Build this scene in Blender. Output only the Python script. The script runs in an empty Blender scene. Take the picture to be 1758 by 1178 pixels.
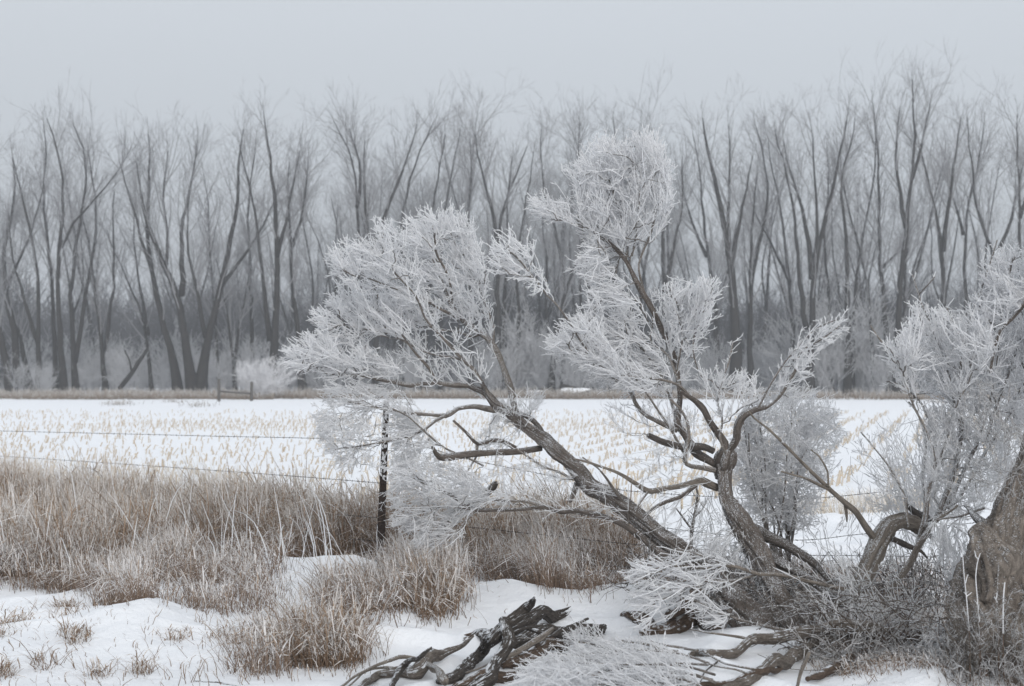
import bpy, math, random
import numpy as np
RS = np.random.RandomState(11)
random.seed(11)
scene = bpy.context.scene
R_ = math.radians

# ------------------------------------------------------------------ camera
CAMH = 1.70
LENS, SENS, IW, IH = 50.0, 36.0, 1758.0, 1178.0
FPX = IW * LENS / SENS
HORIZON = 635.0
PITCH = math.atan((HORIZON - IH / 2) / FPX)
cam_d = bpy.data.cameras.new('camera')
cam = bpy.data.objects.new('camera', cam_d)
scene.collection.objects.link(cam)
cam.location = (0, 0, CAMH)
cam.rotation_euler = (math.pi / 2 + PITCH, 0, 0)
cam_d.lens = LENS
cam_d.sensor_width = SENS
cam_d.clip_start = 0.1
cam_d.clip_end = 4000
cam_d.dof.use_dof = True
cam_d.dof.focus_distance = 10.2
cam_d.dof.aperture_fstop = 3.2
scene.camera = cam

# ------------------------------------------------------------------ sky and sun (overcast, foggy)
world = bpy.data.worlds.new('World')
scene.world = world
world.use_nodes = True
wt = world.node_tree
wt.nodes.clear()
w_out = wt.nodes.new('ShaderNodeOutputWorld')
w_bg = wt.nodes.new('ShaderNodeBackground')
sky = wt.nodes.new('ShaderNodeTexSky')
sky.sky_type = 'NISHITA'
sky.sun_disc = False
sky.sun_elevation = R_(26)
sky.sun_rotation = R_(200)
sky.air_density = 1.0
sky.dust_density = 3.0
mixw = wt.nodes.new('ShaderNodeMix')
mixw.data_type = 'RGBA'
mixw.inputs[0].default_value = 0.90            # cloud cover hides nearly all the blue
wt.links.new(sky.outputs[0], mixw.inputs[6])
mixw.inputs[7].default_value = (9.15, 9.7, 10.35, 1)
# overcast sky: a little dimmer toward the horizon, all the way round
w_tc = wt.nodes.new('ShaderNodeTexCoord'); w_sx = wt.nodes.new('ShaderNodeSeparateXYZ'); w_rp = wt.nodes.new('ShaderNodeValToRGB')
wt.links.new(w_tc.outputs['Generated'], w_sx.inputs[0]); wt.links.new(w_sx.outputs[2], w_rp.inputs[0])
els = w_rp.color_ramp.elements; els[0].position = 0.0; els[0].color = (.40, .40, .40, 1); els[1].position = .24; els[1].color = (.655, .655, .655, 1)
e_ = els.new(.12); e_.color = (.565, .565, .565, 1); e_ = els.new(1.0); e_.color = (1.0, 1.0, 1.0, 1)
w_mu = wt.nodes.new('ShaderNodeMix'); w_mu.data_type = 'RGBA'; w_mu.blend_type = 'MULTIPLY'; w_mu.inputs[0].default_value = 1.0
wt.links.new(mixw.outputs[2], w_mu.inputs[6]); wt.links.new(w_rp.outputs[0], w_mu.inputs[7])
wt.links.new(w_mu.outputs[2], w_bg.inputs[0])
w_bg.inputs[1].default_value = 0.10
wt.links.new(w_bg.outputs[0], w_out.inputs[0])

sun_d = bpy.data.lights.new('sun', 'SUN')
sun = bpy.data.objects.new('sun', sun_d)
scene.collection.objects.link(sun)
sun_d.energy = 1.5
sun_d.angle = R_(40)
sun_d.color = (1.0, 0.97, 0.93)
sun.rotation_euler = (R_(64), 0, R_(20))

scene.view_settings.view_transform = 'Standard'
scene.view_settings.look = 'None'
scene.view_settings.gamma = 1.0
scene.view_settings.use_curve_mapping = False
scene.view_settings.exposure = 0.17
scene.render.film_transparent = False
scene.cycles.max_bounces = 12
scene.cycles.diffuse_bounces = 9
scene.cycles.glossy_bounces = 2
scene.cycles.transmission_bounces = 9
scene.cycles.transparent_max_bounces = 8
scene.cycles.volume_bounces = 1
scene.cycles.use_denoising = True

# ------------------------------------------------------------------ pixel <-> place
cP, sP = math.cos(PITCH), math.sin(PITCH)
def ray(px, py):
    x = (np.asarray(px, float) - IW / 2) / FPX
    y = (IH / 2 - np.asarray(py, float)) / FPX
    return np.stack([x, cP - y * sP, sP + y * cP], -1)
def at(px, py, d):
    r = ray(px, py)
    return r * (np.asarray(d, float) / r[..., 1])[..., None] + np.array([0, 0, CAMH])
def proj(P):
    Q = P - np.array([0, 0, CAMH])
    f = Q[..., 1] * cP + Q[..., 2] * sP
    u = -Q[..., 1] * sP + Q[..., 2] * cP
    return IW / 2 + FPX * Q[..., 0] / f, IH / 2 - FPX * u / f

# ------------------------------------------------------------------ noise
def vnoise(P, seed=0):
    P = np.asarray(P, float)
    I = np.floor(P).astype(np.int64)
    F = P - I
    F = F * F * (3 - 2 * F)
    out = 0
    for dx in (0, 1):
        for dy in (0, 1):
            for dz in (0, 1):
                h = ((I[..., 0] + dx) * 73856093) ^ ((I[..., 1] + dy) * 19349663) ^ ((I[..., 2] + dz) * 83492791) ^ (seed * 6364136)
                h = (h ^ (h >> 13)) * 1274126177 & 0xffffffff
                h = ((h ^ (h >> 16)) * 2246822519) & 0xffffffff
                v = ((h >> 8) & 0xffff) / 65535.0
                w = (F[..., 0] if dx else 1 - F[..., 0]) * (F[..., 1] if dy else 1 - F[..., 1]) * (F[..., 2] if dz else 1 - F[..., 2])
                out = out + v * w
    return out
def n2(x, y, f, seed=0):
    x = np.asarray(x, float); y = np.asarray(y, float)
    return vnoise(np.stack([x * f, y * f, np.full_like(x * f, 0.37 + seed)], -1), seed)

# ------------------------------------------------------------------ ground height
MOUNDS = []
def gz(x, y):
    x = np.asarray(x, float); y = np.asarray(y, float)
    near = np.clip((24 - y) / 8, 0, 1)
    z = (n2(x, y, .45, 1) - .5) * .16 * near
    z = z + (n2(x, y, 1.5, 2) - .5) * .07 * near
    z = z + (n2(x, y, 4.3, 3) - .5) * .034 * near + (n2(x, y, 11, 13) - .5) * .016 * near
    z = z + (n2(x, y, .03, 4) - .5) * .10 * np.clip((y - 20) / 30, 0, 1)
    z = z + (n2(x, y, .9, 5) - .5) * .05 * (1 - near) * np.clip((120 - y) / 60, 0, 1)
    # a soft wind crust with scalloped lips
    rdg = 1 - np.abs(n2(x + 3, y * 1.6, .85, 6) - .5) * 2
    z = z + np.clip(rdg - .72, 0, .28) * .22 * near
    for mx, my, mr, mh in MOUNDS:
        z = z + mh * np.exp(-(((x - mx) ** 2 + (y - my) ** 2) / mr ** 2) ** 1.4)
    return z
def gp(px, py):
    r = ray(px, py)
    t = CAMH / np.maximum(-r[..., 2], 1e-4)
    for _ in range(6):
        p = r * t[..., None]
        z = gz(p[..., 0], p[..., 1])
        t = .5 * t + .5 * (CAMH - z) / np.maximum(-r[..., 2], 1e-4)
    p = r * t[..., None]
    return np.stack([p[..., 0], p[..., 1], gz(p[..., 0], p[..., 1])], -1)
def flat(px, py):
    r = ray(px, py); return r[:2] * CAMH / -r[2]
for (px, py, mr, mh) in ((500, 1000, .50, .13), (590, 990, .42, .07), (420, 985, .35, .09), (760, 1065, .6, .12), (830, 1040, .5, .06),
                         (250, 1075, .5, .10), (690, 1100, .45, .09), (745, 1150, .16, .06), (815, 1128, .10, .05), (640, 1110, .3, .07), (1010, 1050, .5, .10),
                         (1090, 1060, .35, .10), (1560, 1160, .3, .10), (130, 1100, .6, .06), (40, 1130, .4, .06), (1250, 1120, .45, .06)):
    q = flat(px, py); MOUNDS.append((q[0], q[1], mr, mh))

# ------------------------------------------------------------------ mesh building
def mk_mesh(name, V, Fq, mat=None, attrs=None, smooth=True):
    me = bpy.data.meshes.new(name)
    V = np.ascontiguousarray(V, dtype=np.float32)
    n = 0; loops = []; starts = []; off = 0
    for F in Fq:
        if len(F) == 0: continue
        k = F.shape[1]
        loops.append(F.reshape(-1)); starts.append(off + np.arange(len(F)) * k); off += len(F) * k; n += len(F)
    L = np.concatenate(loops).astype(np.int32); S = np.concatenate(starts).astype(np.int32)
    me.vertices.add(len(V)); me.vertices.foreach_set('co', V.ravel())
    me.loops.add(len(L)); me.loops.foreach_set('vertex_index', L)
    me.polygons.add(n); me.polygons.foreach_set('loop_start', S)
    if smooth: me.polygons.foreach_set('use_smooth', np.ones(n, dtype=bool))
    me.update(calc_edges=True)
    if attrs:
        for an, av in attrs.items():
            av = np.asarray(av, dtype=np.float32)
            if av.ndim == 2:
                a = me.attributes.new(an, 'FLOAT_VECTOR', 'POINT'); a.data.foreach_set('vector', av.ravel())
            else:
                a = me.attributes.new(an, 'FLOAT', 'POINT'); a.data.foreach_set('value', av)
    if mat: me.materials.append(mat)
    return me

def norm(v):
    return v / np.maximum(np.linalg.norm(v, axis=-1, keepdims=True), 1e-9)

class Acc:
    """collects tubes and ribbons, then becomes one mesh"""
    def __init__(s): s.V = []; s.Q = []; s.T = []; s.A = []; s.B = []; s.n = 0
    def add(s, V, Q, T=None, A=None, B=None):
        s.V.append(V)
        if Q is not None and len(Q): s.Q.append(Q + s.n)
        if T is not None and len(T): s.T.append(T + s.n)
        s.A.append(A if A is not None else np.zeros((len(V), 3))); s.B.append(B if B is not None else np.full(len(V), .5))
        s.n += len(V)
    def mesh(s, name, mat, loc=(0, 0, 0), smooth=True):
        V = np.concatenate(s.V) - np.array(loc)
        F = []
        if s.Q: F.append(np.concatenate(s.Q))
        if s.T: F.append(np.concatenate(s.T))
        return mk_mesh(name, V, F, mat, {'bark': np.concatenate(s.A), 'tone': np.concatenate(s.B)}, smooth)
    def tubes(s, P, Rr, sides=3):
        """P (N,n,3)  R (N,n)"""
        if len(P) == 0: return
        N, n = P.shape[:2]
        T = norm(np.gradient(P, axis=1))
        m = norm(P[:, -1] - P[:, 0])
        ax = np.eye(3)[np.argmin(np.abs(m), axis=1)]
        u = norm(np.cross(T, ax[:, None, :])); v = np.cross(T, u)
        th = np.arange(sides) * 2 * math.pi / sides
        V = P[:, :, None, :] + Rr[:, :, None, None] * (np.cos(th)[:, None] * u[:, :, None, :] + np.sin(th)[:, None] * v[:, :, None, :])
        V = V.reshape(-1, 3)
        i = np.arange(N)[:, None, None] * n * sides; j = np.arange(n - 1)[None, :, None] * sides; k = np.arange(sides)[None, None, :]
        k2 = (k + 1) % sides
        Q = np.stack([i + j + k, i + j + k2, i + j + sides + k2, i + j + sides + k], -1).reshape(-1, 4)
        tone = np.repeat(RS.rand(N), n * sides)
        s.add(V, Q, None, V * 1.0, tone)
    def ribbons(s, P, W, side, t, rnd):
        """P (N,n,3) W (N,n) side (N,3) : flat blades; t (n) runs 0 at the root to 1 at the tip"""
        N, n = P.shape[:2]
        a = P - side[:, None, :] * W[..., None] * .5; b = P + side[:, None, :] * W[..., None] * .5
        V = np.stack([a, b], 2).reshape(-1, 3)
        i = np.arange(N)[:, None] * n * 2; j = np.arange(n - 1)[None, :] * 2
        Q = np.stack([i + j, i + j + 1, i + j + 3, i + j + 2], -1).reshape(-1, 4)
        tt = np.repeat(np.tile(t, N), 2); rr = np.repeat(rnd, n * 2)
        s.add(V, Q, None, np.stack([tt, rr, np.zeros_like(tt)], -1), rr)
    def limb(s, P, R, sides=12, rough=.12, twist=.0, cap=True, seed=0, flute=0.0, nl=3.0, lf=5.0):
        """a thick limb with furrowed, displaced bark"""
        n = len(P)
        T = norm(np.gradient(P, axis=0))
        c = P - P.mean(0)
        ax = np.linalg.svd(c, full_matrices=False)[2][-1] if n > 2 else np.array([0, 1, 0.])
        u = norm(np.cross(T, ax)); v = np.cross(T, u)
        sl = np.concatenate([[0], np.cumsum(np.linalg.norm(np.diff(P, axis=0), axis=1))])
        th = np.arange(sides) * 2 * math.pi / sides
        tht = th[None, :] + twist * sl[:, None]
        Rm = R[:, None]
        bx = np.cos(tht) * np.ones_like(Rm); by = np.sin(tht) * np.ones_like(Rm)
        k = min(nl, sides / 13.0)
        C = np.stack([bx * k, by * k, (sl[:, None] * lf) * np.ones_like(bx) + seed * 7.3], -1)
        f1 = vnoise(C * .5, seed) - .5
        f2 = 1 - 2 * np.abs(vnoise(C * np.array([1, 1, .9]) + 9, seed + 3) - .5)
        f3 = vnoise(C * np.array([2.6, 2.6, 1.6]) + 4, seed + 5) - .5
        rad = Rm * (1 + rough * (1.5 * f1 + 1.7 * (f2 - .6) + 1.2 * f3) + flute * np.cos(3 * tht + 2 * np.sin(sl[:, None] * 3)))
        V = P[:, None, :] + rad[..., None] * (np.cos(th)[None, :, None] * u[:, None, :] + np.sin(th)[None, :, None] * v[:, None, :])
        V = V.reshape(-1, 3)
        A = np.stack([bx * Rm, by * Rm, sl[:, None] * np.ones_like(bx) * .18 + seed * 1.7], -1).reshape(-1, 3)
        j = np.arange(n - 1)[:, None] * sides; kk = np.arange(sides)[None, :]; k2 = (kk + 1) % sides
        Q = np.stack([j + kk, j + k2, j + sides + k2, j + sides + kk], -1).reshape(-1, 4)
        Tt = None
        if cap:
            c0 = P[0] - T[0] * R[0] * .3; c1 = P[-1] + T[-1] * R[-1] * .5
            V = np.concatenate([V, [c0, c1]]); A = np.concatenate([A, A[:1], A[-1:]])
            nn = n * sides; kk = np.arange(sides); k2 = (kk + 1) % sides
            Tt = np.concatenate([np.stack([np.full(sides, nn), k2, kk], -1),
                                 np.stack([np.full(sides, nn + 1), (n - 1) * sides + kk, (n - 1) * sides + k2], -1)])
        s.add(V, Q, Tt, A, np.full(len(V), (seed * .37) % 1.0))

def catmull(C, step):
    """smooth resampling of control rows (any number of columns; first three are xyz)"""
    C = np.asarray(C, float)
    if len(C) == 2: C = np.array([C[0], (C[0] + C[1]) / 2, C[1]])
    E = np.concatenate([[2 * C[0] - C[1]], C, [2 * C[-1] - C[-2]]])
    out = []
    for i in range(1, len(E) - 2):
        p0, p1, p2, p3 = E[i - 1], E[i], E[i + 1], E[i + 2]
        m = max(2, int(np.linalg.norm(p2[:3] - p1[:3]) / step))
        t = (np.arange(m) / m)[:, None]
        out.append(.5 * ((2 * p1) + (-p0 + p2) * t + (2 * p0 - 5 * p1 + 4 * p2 - p3) * t ** 2 + (-p0 + 3 * p1 - 3 * p2 + p3) * t ** 3))
    out.append(E[-2:-1])
    return np.concatenate(out)

def kinked(C0, step, seed, kink):
    """between a smooth curve and straight runs, with knots in the girth"""
    C = catmull(C0, step)
    W = C0[:, :3]
    a_ = np.concatenate([[0], np.cumsum(np.linalg.norm(np.diff(W, axis=0), axis=1))]); b_ = np.linspace(0, a_[-1], len(C))
    Ln = np.stack([np.interp(b_, a_, C0[:, q]) for q in range(4)], 1)
    c_ = np.concatenate([[0], np.cumsum(np.linalg.norm(np.diff(C[:, :3], axis=0), axis=1))]); c_ *= a_[-1] / c_[-1]
    Cs = np.stack([np.interp(b_, c_, C[:, q]) for q in range(4)], 1)
    O = Cs * (1 - kink) + Ln * kink
    s = np.arange(len(O)) * step
    kn = vnoise(np.stack([s * 9, s * 0 + seed * 3.1, s * 0], -1), seed + 41)
    return O[:, :3], np.maximum(O[:, 3] * (1 + .30 * (kn - .5)), .0012)

def px_path(pts, d0, d1, step=.03, wob=.3, seed=0):
    """pts rows (px, py, width_px) -> world points and radii, depth running from d0 to d1"""
    pts = np.asarray(pts, float)
    L = np.concatenate([[0], np.cumsum(np.linalg.norm(np.diff(pts[:, :2], axis=0), axis=1))]); L /= max(L[-1], 1e-6)
    d = d0 + (d1 - d0) * L
    W = at(pts[:, 0], pts[:, 1], d)
    r = pts[:, 2] / 2 / FPX * d
    P, R = kinked(np.concatenate([W, r[:, None]], 1), step, seed, .35 if len(pts) > 2 else 0)
    sl = np.arange(len(P)) * step
    nz = np.stack([vnoise(np.stack([sl * 6 + 10 * k, sl * 0 + seed, sl * 0], -1), seed + k) - .5 for k in range(3)], -1)
    env = np.minimum(1, np.minimum(np.arange(len(P)), np.arange(len(P))[::-1]) / 4.0)
    P = P + nz * (R * wob * 2)[:, None] * env[:, None]
    return P, R

# ------------------------------------------------------------------ object helpers
COL = scene.collection
def tag(o, label=None, cat=None, group=None, kind=None):
    if label: o['label'] = label
    if cat: o['category'] = cat
    if group: o['group'] = group
    if kind: o['kind'] = kind
    return o
def empty(name, loc, label=None, cat=None, group=None, kind=None):
    o = bpy.data.objects.new(name, None); COL.objects.link(o); o.location = tuple(float(q) for q in loc)
    o.empty_display_size = .1
    return tag(o, label, cat, group, kind)
def put(name, me, parent=None, loc=(0, 0, 0), label=None, cat=None, group=None, kind=None):
    o = bpy.data.objects.new(name, me); COL.objects.link(o); o.location = tuple(float(q) for q in loc)
    if parent is not None: o.parent = parent
    return tag(o, label, cat, group, kind)
def copy_tree(o, parent=None):
    c = o.copy(); COL.objects.link(c); c.parent = parent
    for ch in list(o.children): copy_tree(ch, c)
    return c

# ------------------------------------------------------------------ materials
def mat_new(name):
    m = bpy.data.materials.new(name); m.use_nodes = True
    nt = m.node_tree; b = nt.nodes['Principled BSDF']; b.inputs['Roughness'].default_value = .85
    b.inputs['Specular IOR Level'].default_value = .25
    return m, nt, b
def N(nt, t, **kw):
    n = nt.nodes.new(t)
    for k, v in kw.items(): setattr(n, k, v)
    return n
def noise_node(nt, vec, scale, detail=4, rough=.6):
    n = N(nt, 'ShaderNodeTexNoise'); n.inputs['Scale'].default_value = scale; n.inputs['Detail'].default_value = detail
    n.inputs['Roughness'].default_value = rough
    if vec is not None: nt.links.new(vec, n.inputs['Vector'])
    return n.outputs['Fac']
def ramp(nt, fac, stops):
    r = N(nt, 'ShaderNodeValToRGB'); e = r.color_ramp.elements
    while len(e) < len(stops): e.new(.5)
    for el, (p, c) in zip(e, stops): el.position = p; el.color = (c[0], c[1], c[2], 1) if len(c) == 3 else c
    nt.links.new(fac, r.inputs['Fac']); return r.outputs['Color']
def mix(nt, fac, a, b):
    m = N(nt, 'ShaderNodeMix', data_type='RGBA')
    for s, v in ((0, fac), (6, a), (7, b)):
        if hasattr(v, 'links'): nt.links.new(v, m.inputs[s])
        elif s == 0: m.inputs[0].default_value = v
        else: m.inputs[s].default_value = (*v, 1)
    return m.outputs[2]
def mathn(nt, op, a, b=None, clamp=False):
    m = N(nt, 'ShaderNodeMath', operation=op, use_clamp=clamp)
    for s, v in ((0, a), (1, b)):
        if v is None: continue
        if hasattr(v, 'links'): nt.links.new(v, m.inputs[s])
        else: m.inputs[s].default_value = v
    return m.outputs[0]
def bump(nt, b, h, strength, dist):
    n = N(nt, 'ShaderNodeBump'); n.inputs['Strength'].default_value = strength; n.inputs['Distance'].default_value = dist
    nt.links.new(h, n.inputs['Height']); nt.links.new(n.outputs[0], b.inputs['Normal'])
def attr(nt, name, out='Vector'):
    a = N(nt, 'ShaderNodeAttribute', attribute_name=name); return a.outputs[out]

def bark_mat(name, dark, light, frost_amt, frost_col=(.74, .76, .79), scale=60, fscale=28, up_w=.18, bstr=.9, zs=1.0):
    """bark with long furrows and a dusting of rime; the rime sits in patches and thicker on the weather side"""
    m, nt, b = mat_new(name)
    v = attr(nt, 'bark')
    vm = N(nt, 'ShaderNodeVectorMath', operation='MULTIPLY'); vm.inputs[1].default_value = (1, 1, zs); nt.links.new(v, vm.inputs[0]); v = vm.outputs[0]
    f1 = noise_node(nt, v, scale, 6, .72)
    f2 = noise_node(nt, v, scale * .25, 3, .6)
    f1c = N(nt, 'ShaderNodeMapRange'); f1c.inputs[1].default_value = .36; f1c.inputs[2].default_value = .64; nt.links.new(f1, f1c.inputs[0])
    col = mix(nt, f1c.outputs[0], dark, light)
    col = mix(nt, mathn(nt, 'MULTIPLY', f2, .5), col, tuple(q * .62 for q in light))
    tc = N(nt, 'ShaderNodeTexCoord')
    fn = noise_node(nt, tc.outputs['Object'], fscale, 5, .75)
    gm = N(nt, 'ShaderNodeNewGeometry')
    dp = N(nt, 'ShaderNodeVectorMath', operation='DOT_PRODUCT'); dp.inputs[1].default_value = (-.55, -.25, .8)
    nt.links.new(gm.outputs['True Normal'], dp.inputs[0])
    s = mathn(nt, 'ADD', fn, mathn(nt, 'MULTIPLY', dp.outputs['Value'], up_w))
    s = mathn(nt, 'ADD', s, mathn(nt, 'MULTIPLY', f1, -.12))
    fr = ramp(nt, s, [(.62 - frost_amt * .35, (0, 0, 0)), (.72 - frost_amt * .30, (1, 1, 1))])
    col = mix(nt, fr, col, frost_col)
    nt.links.new(col, b.inputs['Base Color'])
    bump(nt, b, mathn(nt, 'ADD', f1, mathn(nt, 'MULTIPLY', fn, .4)), bstr, .03)
    return m
M = {}
M['bark'] = bark_mat('frost_dusted_bark', (.07, .058, .05), (.23, .195, .17), .09, fscale=150, up_w=.22)
M['bark_dark'] = bark_mat('dark_old_bark', (.05, .042, .037), (.15, .128, .112), .05, fscale=150, up_w=.22)
M['limb'] = bark_mat('rimed_limb_bark', (.085, .072, .062), (.32, .28, .245), .30, fscale=150)
M['deadwood'] = bark_mat('weathered_dead_wood', (.022, .019, .017), (.115, .098, .085), -.10, scale=75, fscale=16, up_w=.30, zs=2.0)
M['palewood'] = bark_mat('pale_barkless_wood', (.12, .10, .082), (.34, .295, .25), .04, scale=75, fscale=120, up_w=.22)
M['rotten'] = bark_mat('rotten_brown_wood', (.045, .032, .024), (.17, .12, .088), -.06, scale=75, fscale=16, up_w=.28, zs=2.0)

M['greywood'] = bark_mat('weathered_grey_wood', (.06, .05, .042), (.25, .215, .185), -.06, scale=75, fscale=18, up_w=.28, zs=2.0)
M['bark_old'] = bark_mat('shaggy_old_bark', (.05, .04, .033), (.36, .31, .265), -.06, scale=42, fscale=120, up_w=.2, bstr=1.0, zs=2.6)

def frost_mat(name, a, c, bscale=220, tl=0):
    m, nt, b = mat_new(name)
    tc = N(nt, 'ShaderNodeTexCoord')
    f = noise_node(nt, tc.outputs['Object'], 45, 4, .7)
    nt.links.new(ramp(nt, f, [(.3, a), (.62, c)]), b.inputs['Base Color'])
    g = noise_node(nt, tc.outputs['Object'], bscale, 3, .7)
    bump(nt, b, g, .8, .004)
    if tl:                                  # ice crystals let light through
        tr = N(nt, 'ShaderNodeBsdfTranslucent'); nt.links.new(b.inputs['Base Color'].links[0].from_socket, tr.inputs['Color'])
        ms = N(nt, 'ShaderNodeMixShader'); ms.inputs[0].default_value = tl
        nt.links.new(b.outputs[0], ms.inputs[1]); nt.links.new(tr.outputs[0], ms.inputs[2])
        nt.links.new(ms.outputs[0], nt.nodes['Material Output'].inputs['Surface'])
    return m
M['frost'] = frost_mat('hoar_frost', (.93, .93, .94), (.97, .972, .98), tl=.45)
M['frost_thin'] = frost_mat('thin_hoar_frost', (.86, .86, .87), (.95, .952, .96), tl=.45)
M['frost_grey'] = frost_mat('greyish_rime_on_brush', (.20, .175, .16), (.66, .66, .665), tl=.2)
M['twig_far'] = frost_mat('far_rimed_faded_twig', (.19, .19, .195), (.33, .33, .34), 20)  # rime tone, paled further so the colour itself imitates crowns fading into fog
M['shrub_far'] = frost_mat('far_rimed_shrub', (.34, .34, .35), (.58, .585, .60), 20)
M['brush_far'] = frost_mat('far_dark_brush', (.05, .05, .053), (.15, .15, .157), 20)
M['bush_white'] = frost_mat('white_rimed_bush', (.66, .65, .66), (.82, .82, .83), 20)

m, nt, b = mat_new('far_bark'); M['bark_far'] = m
tc = N(nt, 'ShaderNodeTexCoord')
nt.links.new(mix(nt, noise_node(nt, tc.outputs['Object'], 3.0, 5, .7), (.014, .013, .012), (.05, .046, .042)), b.inputs['Base Color'])

m, nt, b = mat_new('snow'); M['snow'] = m
tc = N(nt, 'ShaderNodeTexCoord')
sn = noise_node(nt, tc.outputs['Object'], 1.3, 5, .6)
sf = noise_node(nt, tc.outputs['Object'], 60, 6, .75)
s2 = noise_node(nt, tc.outputs['Object'], 9, 5, .6)
cc = mix(nt, sn, (.86, .875, .905), (.91, .92, .94))
nt.links.new(cc, b.inputs['Base Color'])
b.inputs['Roughness'].default_value = .6
bump(nt, b, mathn(nt, 'ADD', mathn(nt, 'MULTIPLY', sf, .35), s2), .8, .04)

def grass_mat(name, root, mid, tip, frost, fr_amt):
    m, nt, b = mat_new(name)
    v = attr(nt, 'bark'); sp = N(nt, 'ShaderNodeSeparateXYZ'); nt.links.new(v, sp.inputs[0])
    t, r = sp.outputs[0], sp.outputs[1]
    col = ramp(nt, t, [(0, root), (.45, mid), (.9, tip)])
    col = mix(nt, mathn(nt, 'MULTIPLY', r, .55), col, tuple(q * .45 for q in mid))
    tc = N(nt, 'ShaderNodeTexCoord')
    fn = noise_node(nt, tc.outputs['Object'], 38, 4, .7)
    cl = noise_node(nt, tc.outputs['Object'], 2.0, 2, .5)
    s = mathn(nt, 'ADD', mathn(nt, 'ADD', mathn(nt, 'MULTIPLY', t, .42), mathn(nt, 'MULTIPLY', fn, .7)), mathn(nt, 'MULTIPLY', cl, .35))
    s = mathn(nt, 'ADD', s, mathn(nt, 'MULTIPLY', r, .25))
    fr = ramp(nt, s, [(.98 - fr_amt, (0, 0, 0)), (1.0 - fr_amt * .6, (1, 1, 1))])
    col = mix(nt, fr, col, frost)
    nt.links.new(col, b.inputs['Base Color'])
    b.inputs['Roughness'].default_value = .9
    return m
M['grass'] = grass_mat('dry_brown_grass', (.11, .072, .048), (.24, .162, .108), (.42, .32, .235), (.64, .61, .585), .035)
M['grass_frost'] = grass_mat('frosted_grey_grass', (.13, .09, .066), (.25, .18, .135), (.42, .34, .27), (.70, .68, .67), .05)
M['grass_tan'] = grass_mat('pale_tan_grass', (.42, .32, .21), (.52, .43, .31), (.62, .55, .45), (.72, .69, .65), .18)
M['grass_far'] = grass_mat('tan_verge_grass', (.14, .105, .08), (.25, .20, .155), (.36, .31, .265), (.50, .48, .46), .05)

m, nt, b = mat_new('corn_stalk'); M['corn'] = m
tc = N(nt, 'ShaderNodeTexCoord')
cn = noise_node(nt, tc.outputs['Object'], 30, 4, .6)
oi = N(nt, 'ShaderNodeObjectInfo')
c = mix(nt, cn, (.42, .32, .21), (.58, .48, .36))
c = mix(nt, attr(nt, 'tone', 'Fac'), c, (.60, .55, .48))
nt.links.new(c, b.inputs['Base Color'])

m, nt, b = mat_new('rusty_steel'); M['steel'] = m
tc = N(nt, 'ShaderNodeTexCoord')
nt.links.new(mix(nt, noise_node(nt, tc.outputs['Object'], 40, 5, .7), (.018, .013, .011), (.06, .04, .03)), b.inputs['Base Color'])
b.inputs['Roughness'].default_value = .75
m, nt, b = mat_new('wire_steel'); M['wire'] = m
b.inputs['Base Color'].default_value = (.05, .045, .045, 1)
m, nt, b = mat_new('old_timber'); M['timber'] = m
tc = N(nt, 'ShaderNodeTexCoord')
nt.links.new(mix(nt, noise_node(nt, tc.outputs['Object'], 9, 5, .7), (.05, .045, .04), (.14, .13, .12)), b.inputs['Base Color'])

# ------------------------------------------------------------------ haze
m = bpy.data.materials.new('fog'); m.use_nodes = True; nt = m.node_tree; nt.nodes.clear()
fo = N(nt, 'ShaderNodeOutputMaterial'); pv = N(nt, 'ShaderNodeVolumePrincipled')
pv.inputs['Color'].default_value = (.74, .765, .80, 1); pv.inputs['Density'].default_value = .0015
pv.inputs['Anisotropy'].default_value = .1
nt.links.new(pv.outputs[0], fo.inputs['Volume'])
x0, x1, y0, y1, z0, z1 = -900, 900, -80, 1500, -3, 26
hv = np.array([(x, y, z) for x in (x0, x1) for y in (y0, y1) for z in (z0, z1)], float)
hf = np.array([(0, 1, 3, 2), (4, 6, 7, 5), (0, 4, 5, 1), (2, 3, 7, 6), (0, 2, 6, 4), (1, 5, 7, 3)])
put('haze', mk_mesh('haze', hv, [hf], m, None, False), kind='stuff', label='freezing fog hanging over the whole snowy field')

# ------------------------------------------------------------------ snow ground
ys = np.concatenate([np.linspace(-70, 4, 14)[:-1], np.linspace(4, 7, 26)[:-1], np.linspace(7, 14.5, 210)[:-1], np.geomspace(14.5, 60, 130)[:-1], np.geomspace(60, 1480, 46)])
uu = np.linspace(-1, 1, 361); uu = np.sign(uu) * (np.abs(uu) * .42 + .58 * np.abs(uu) ** 5)
hw = 12 + 0.62 * np.maximum(ys, 0)
hw = np.where(ys < 14, 13 + .55 * np.maximum(ys, 0), hw)
hw = np.minimum(hw, 890)
Xg = uu[None, :] * hw[:, None]; Yg = np.repeat(ys[:, None], len(uu), 1)
Zg = gz(Xg, Yg)
ny, nx = Xg.shape
ii = np.arange(ny - 1)[:, None] * nx; jj = np.arange(nx - 1)[None, :]
Qg = np.stack([ii + jj, ii + jj + 1, ii + jj + 1 + nx, ii + jj + nx], -1).reshape(-1, 4)
put('snow_ground', mk_mesh('snow_ground', np.stack([Xg, Yg, Zg], -1).reshape(-1, 3), [Qg], M['snow']), kind='structure')
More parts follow.
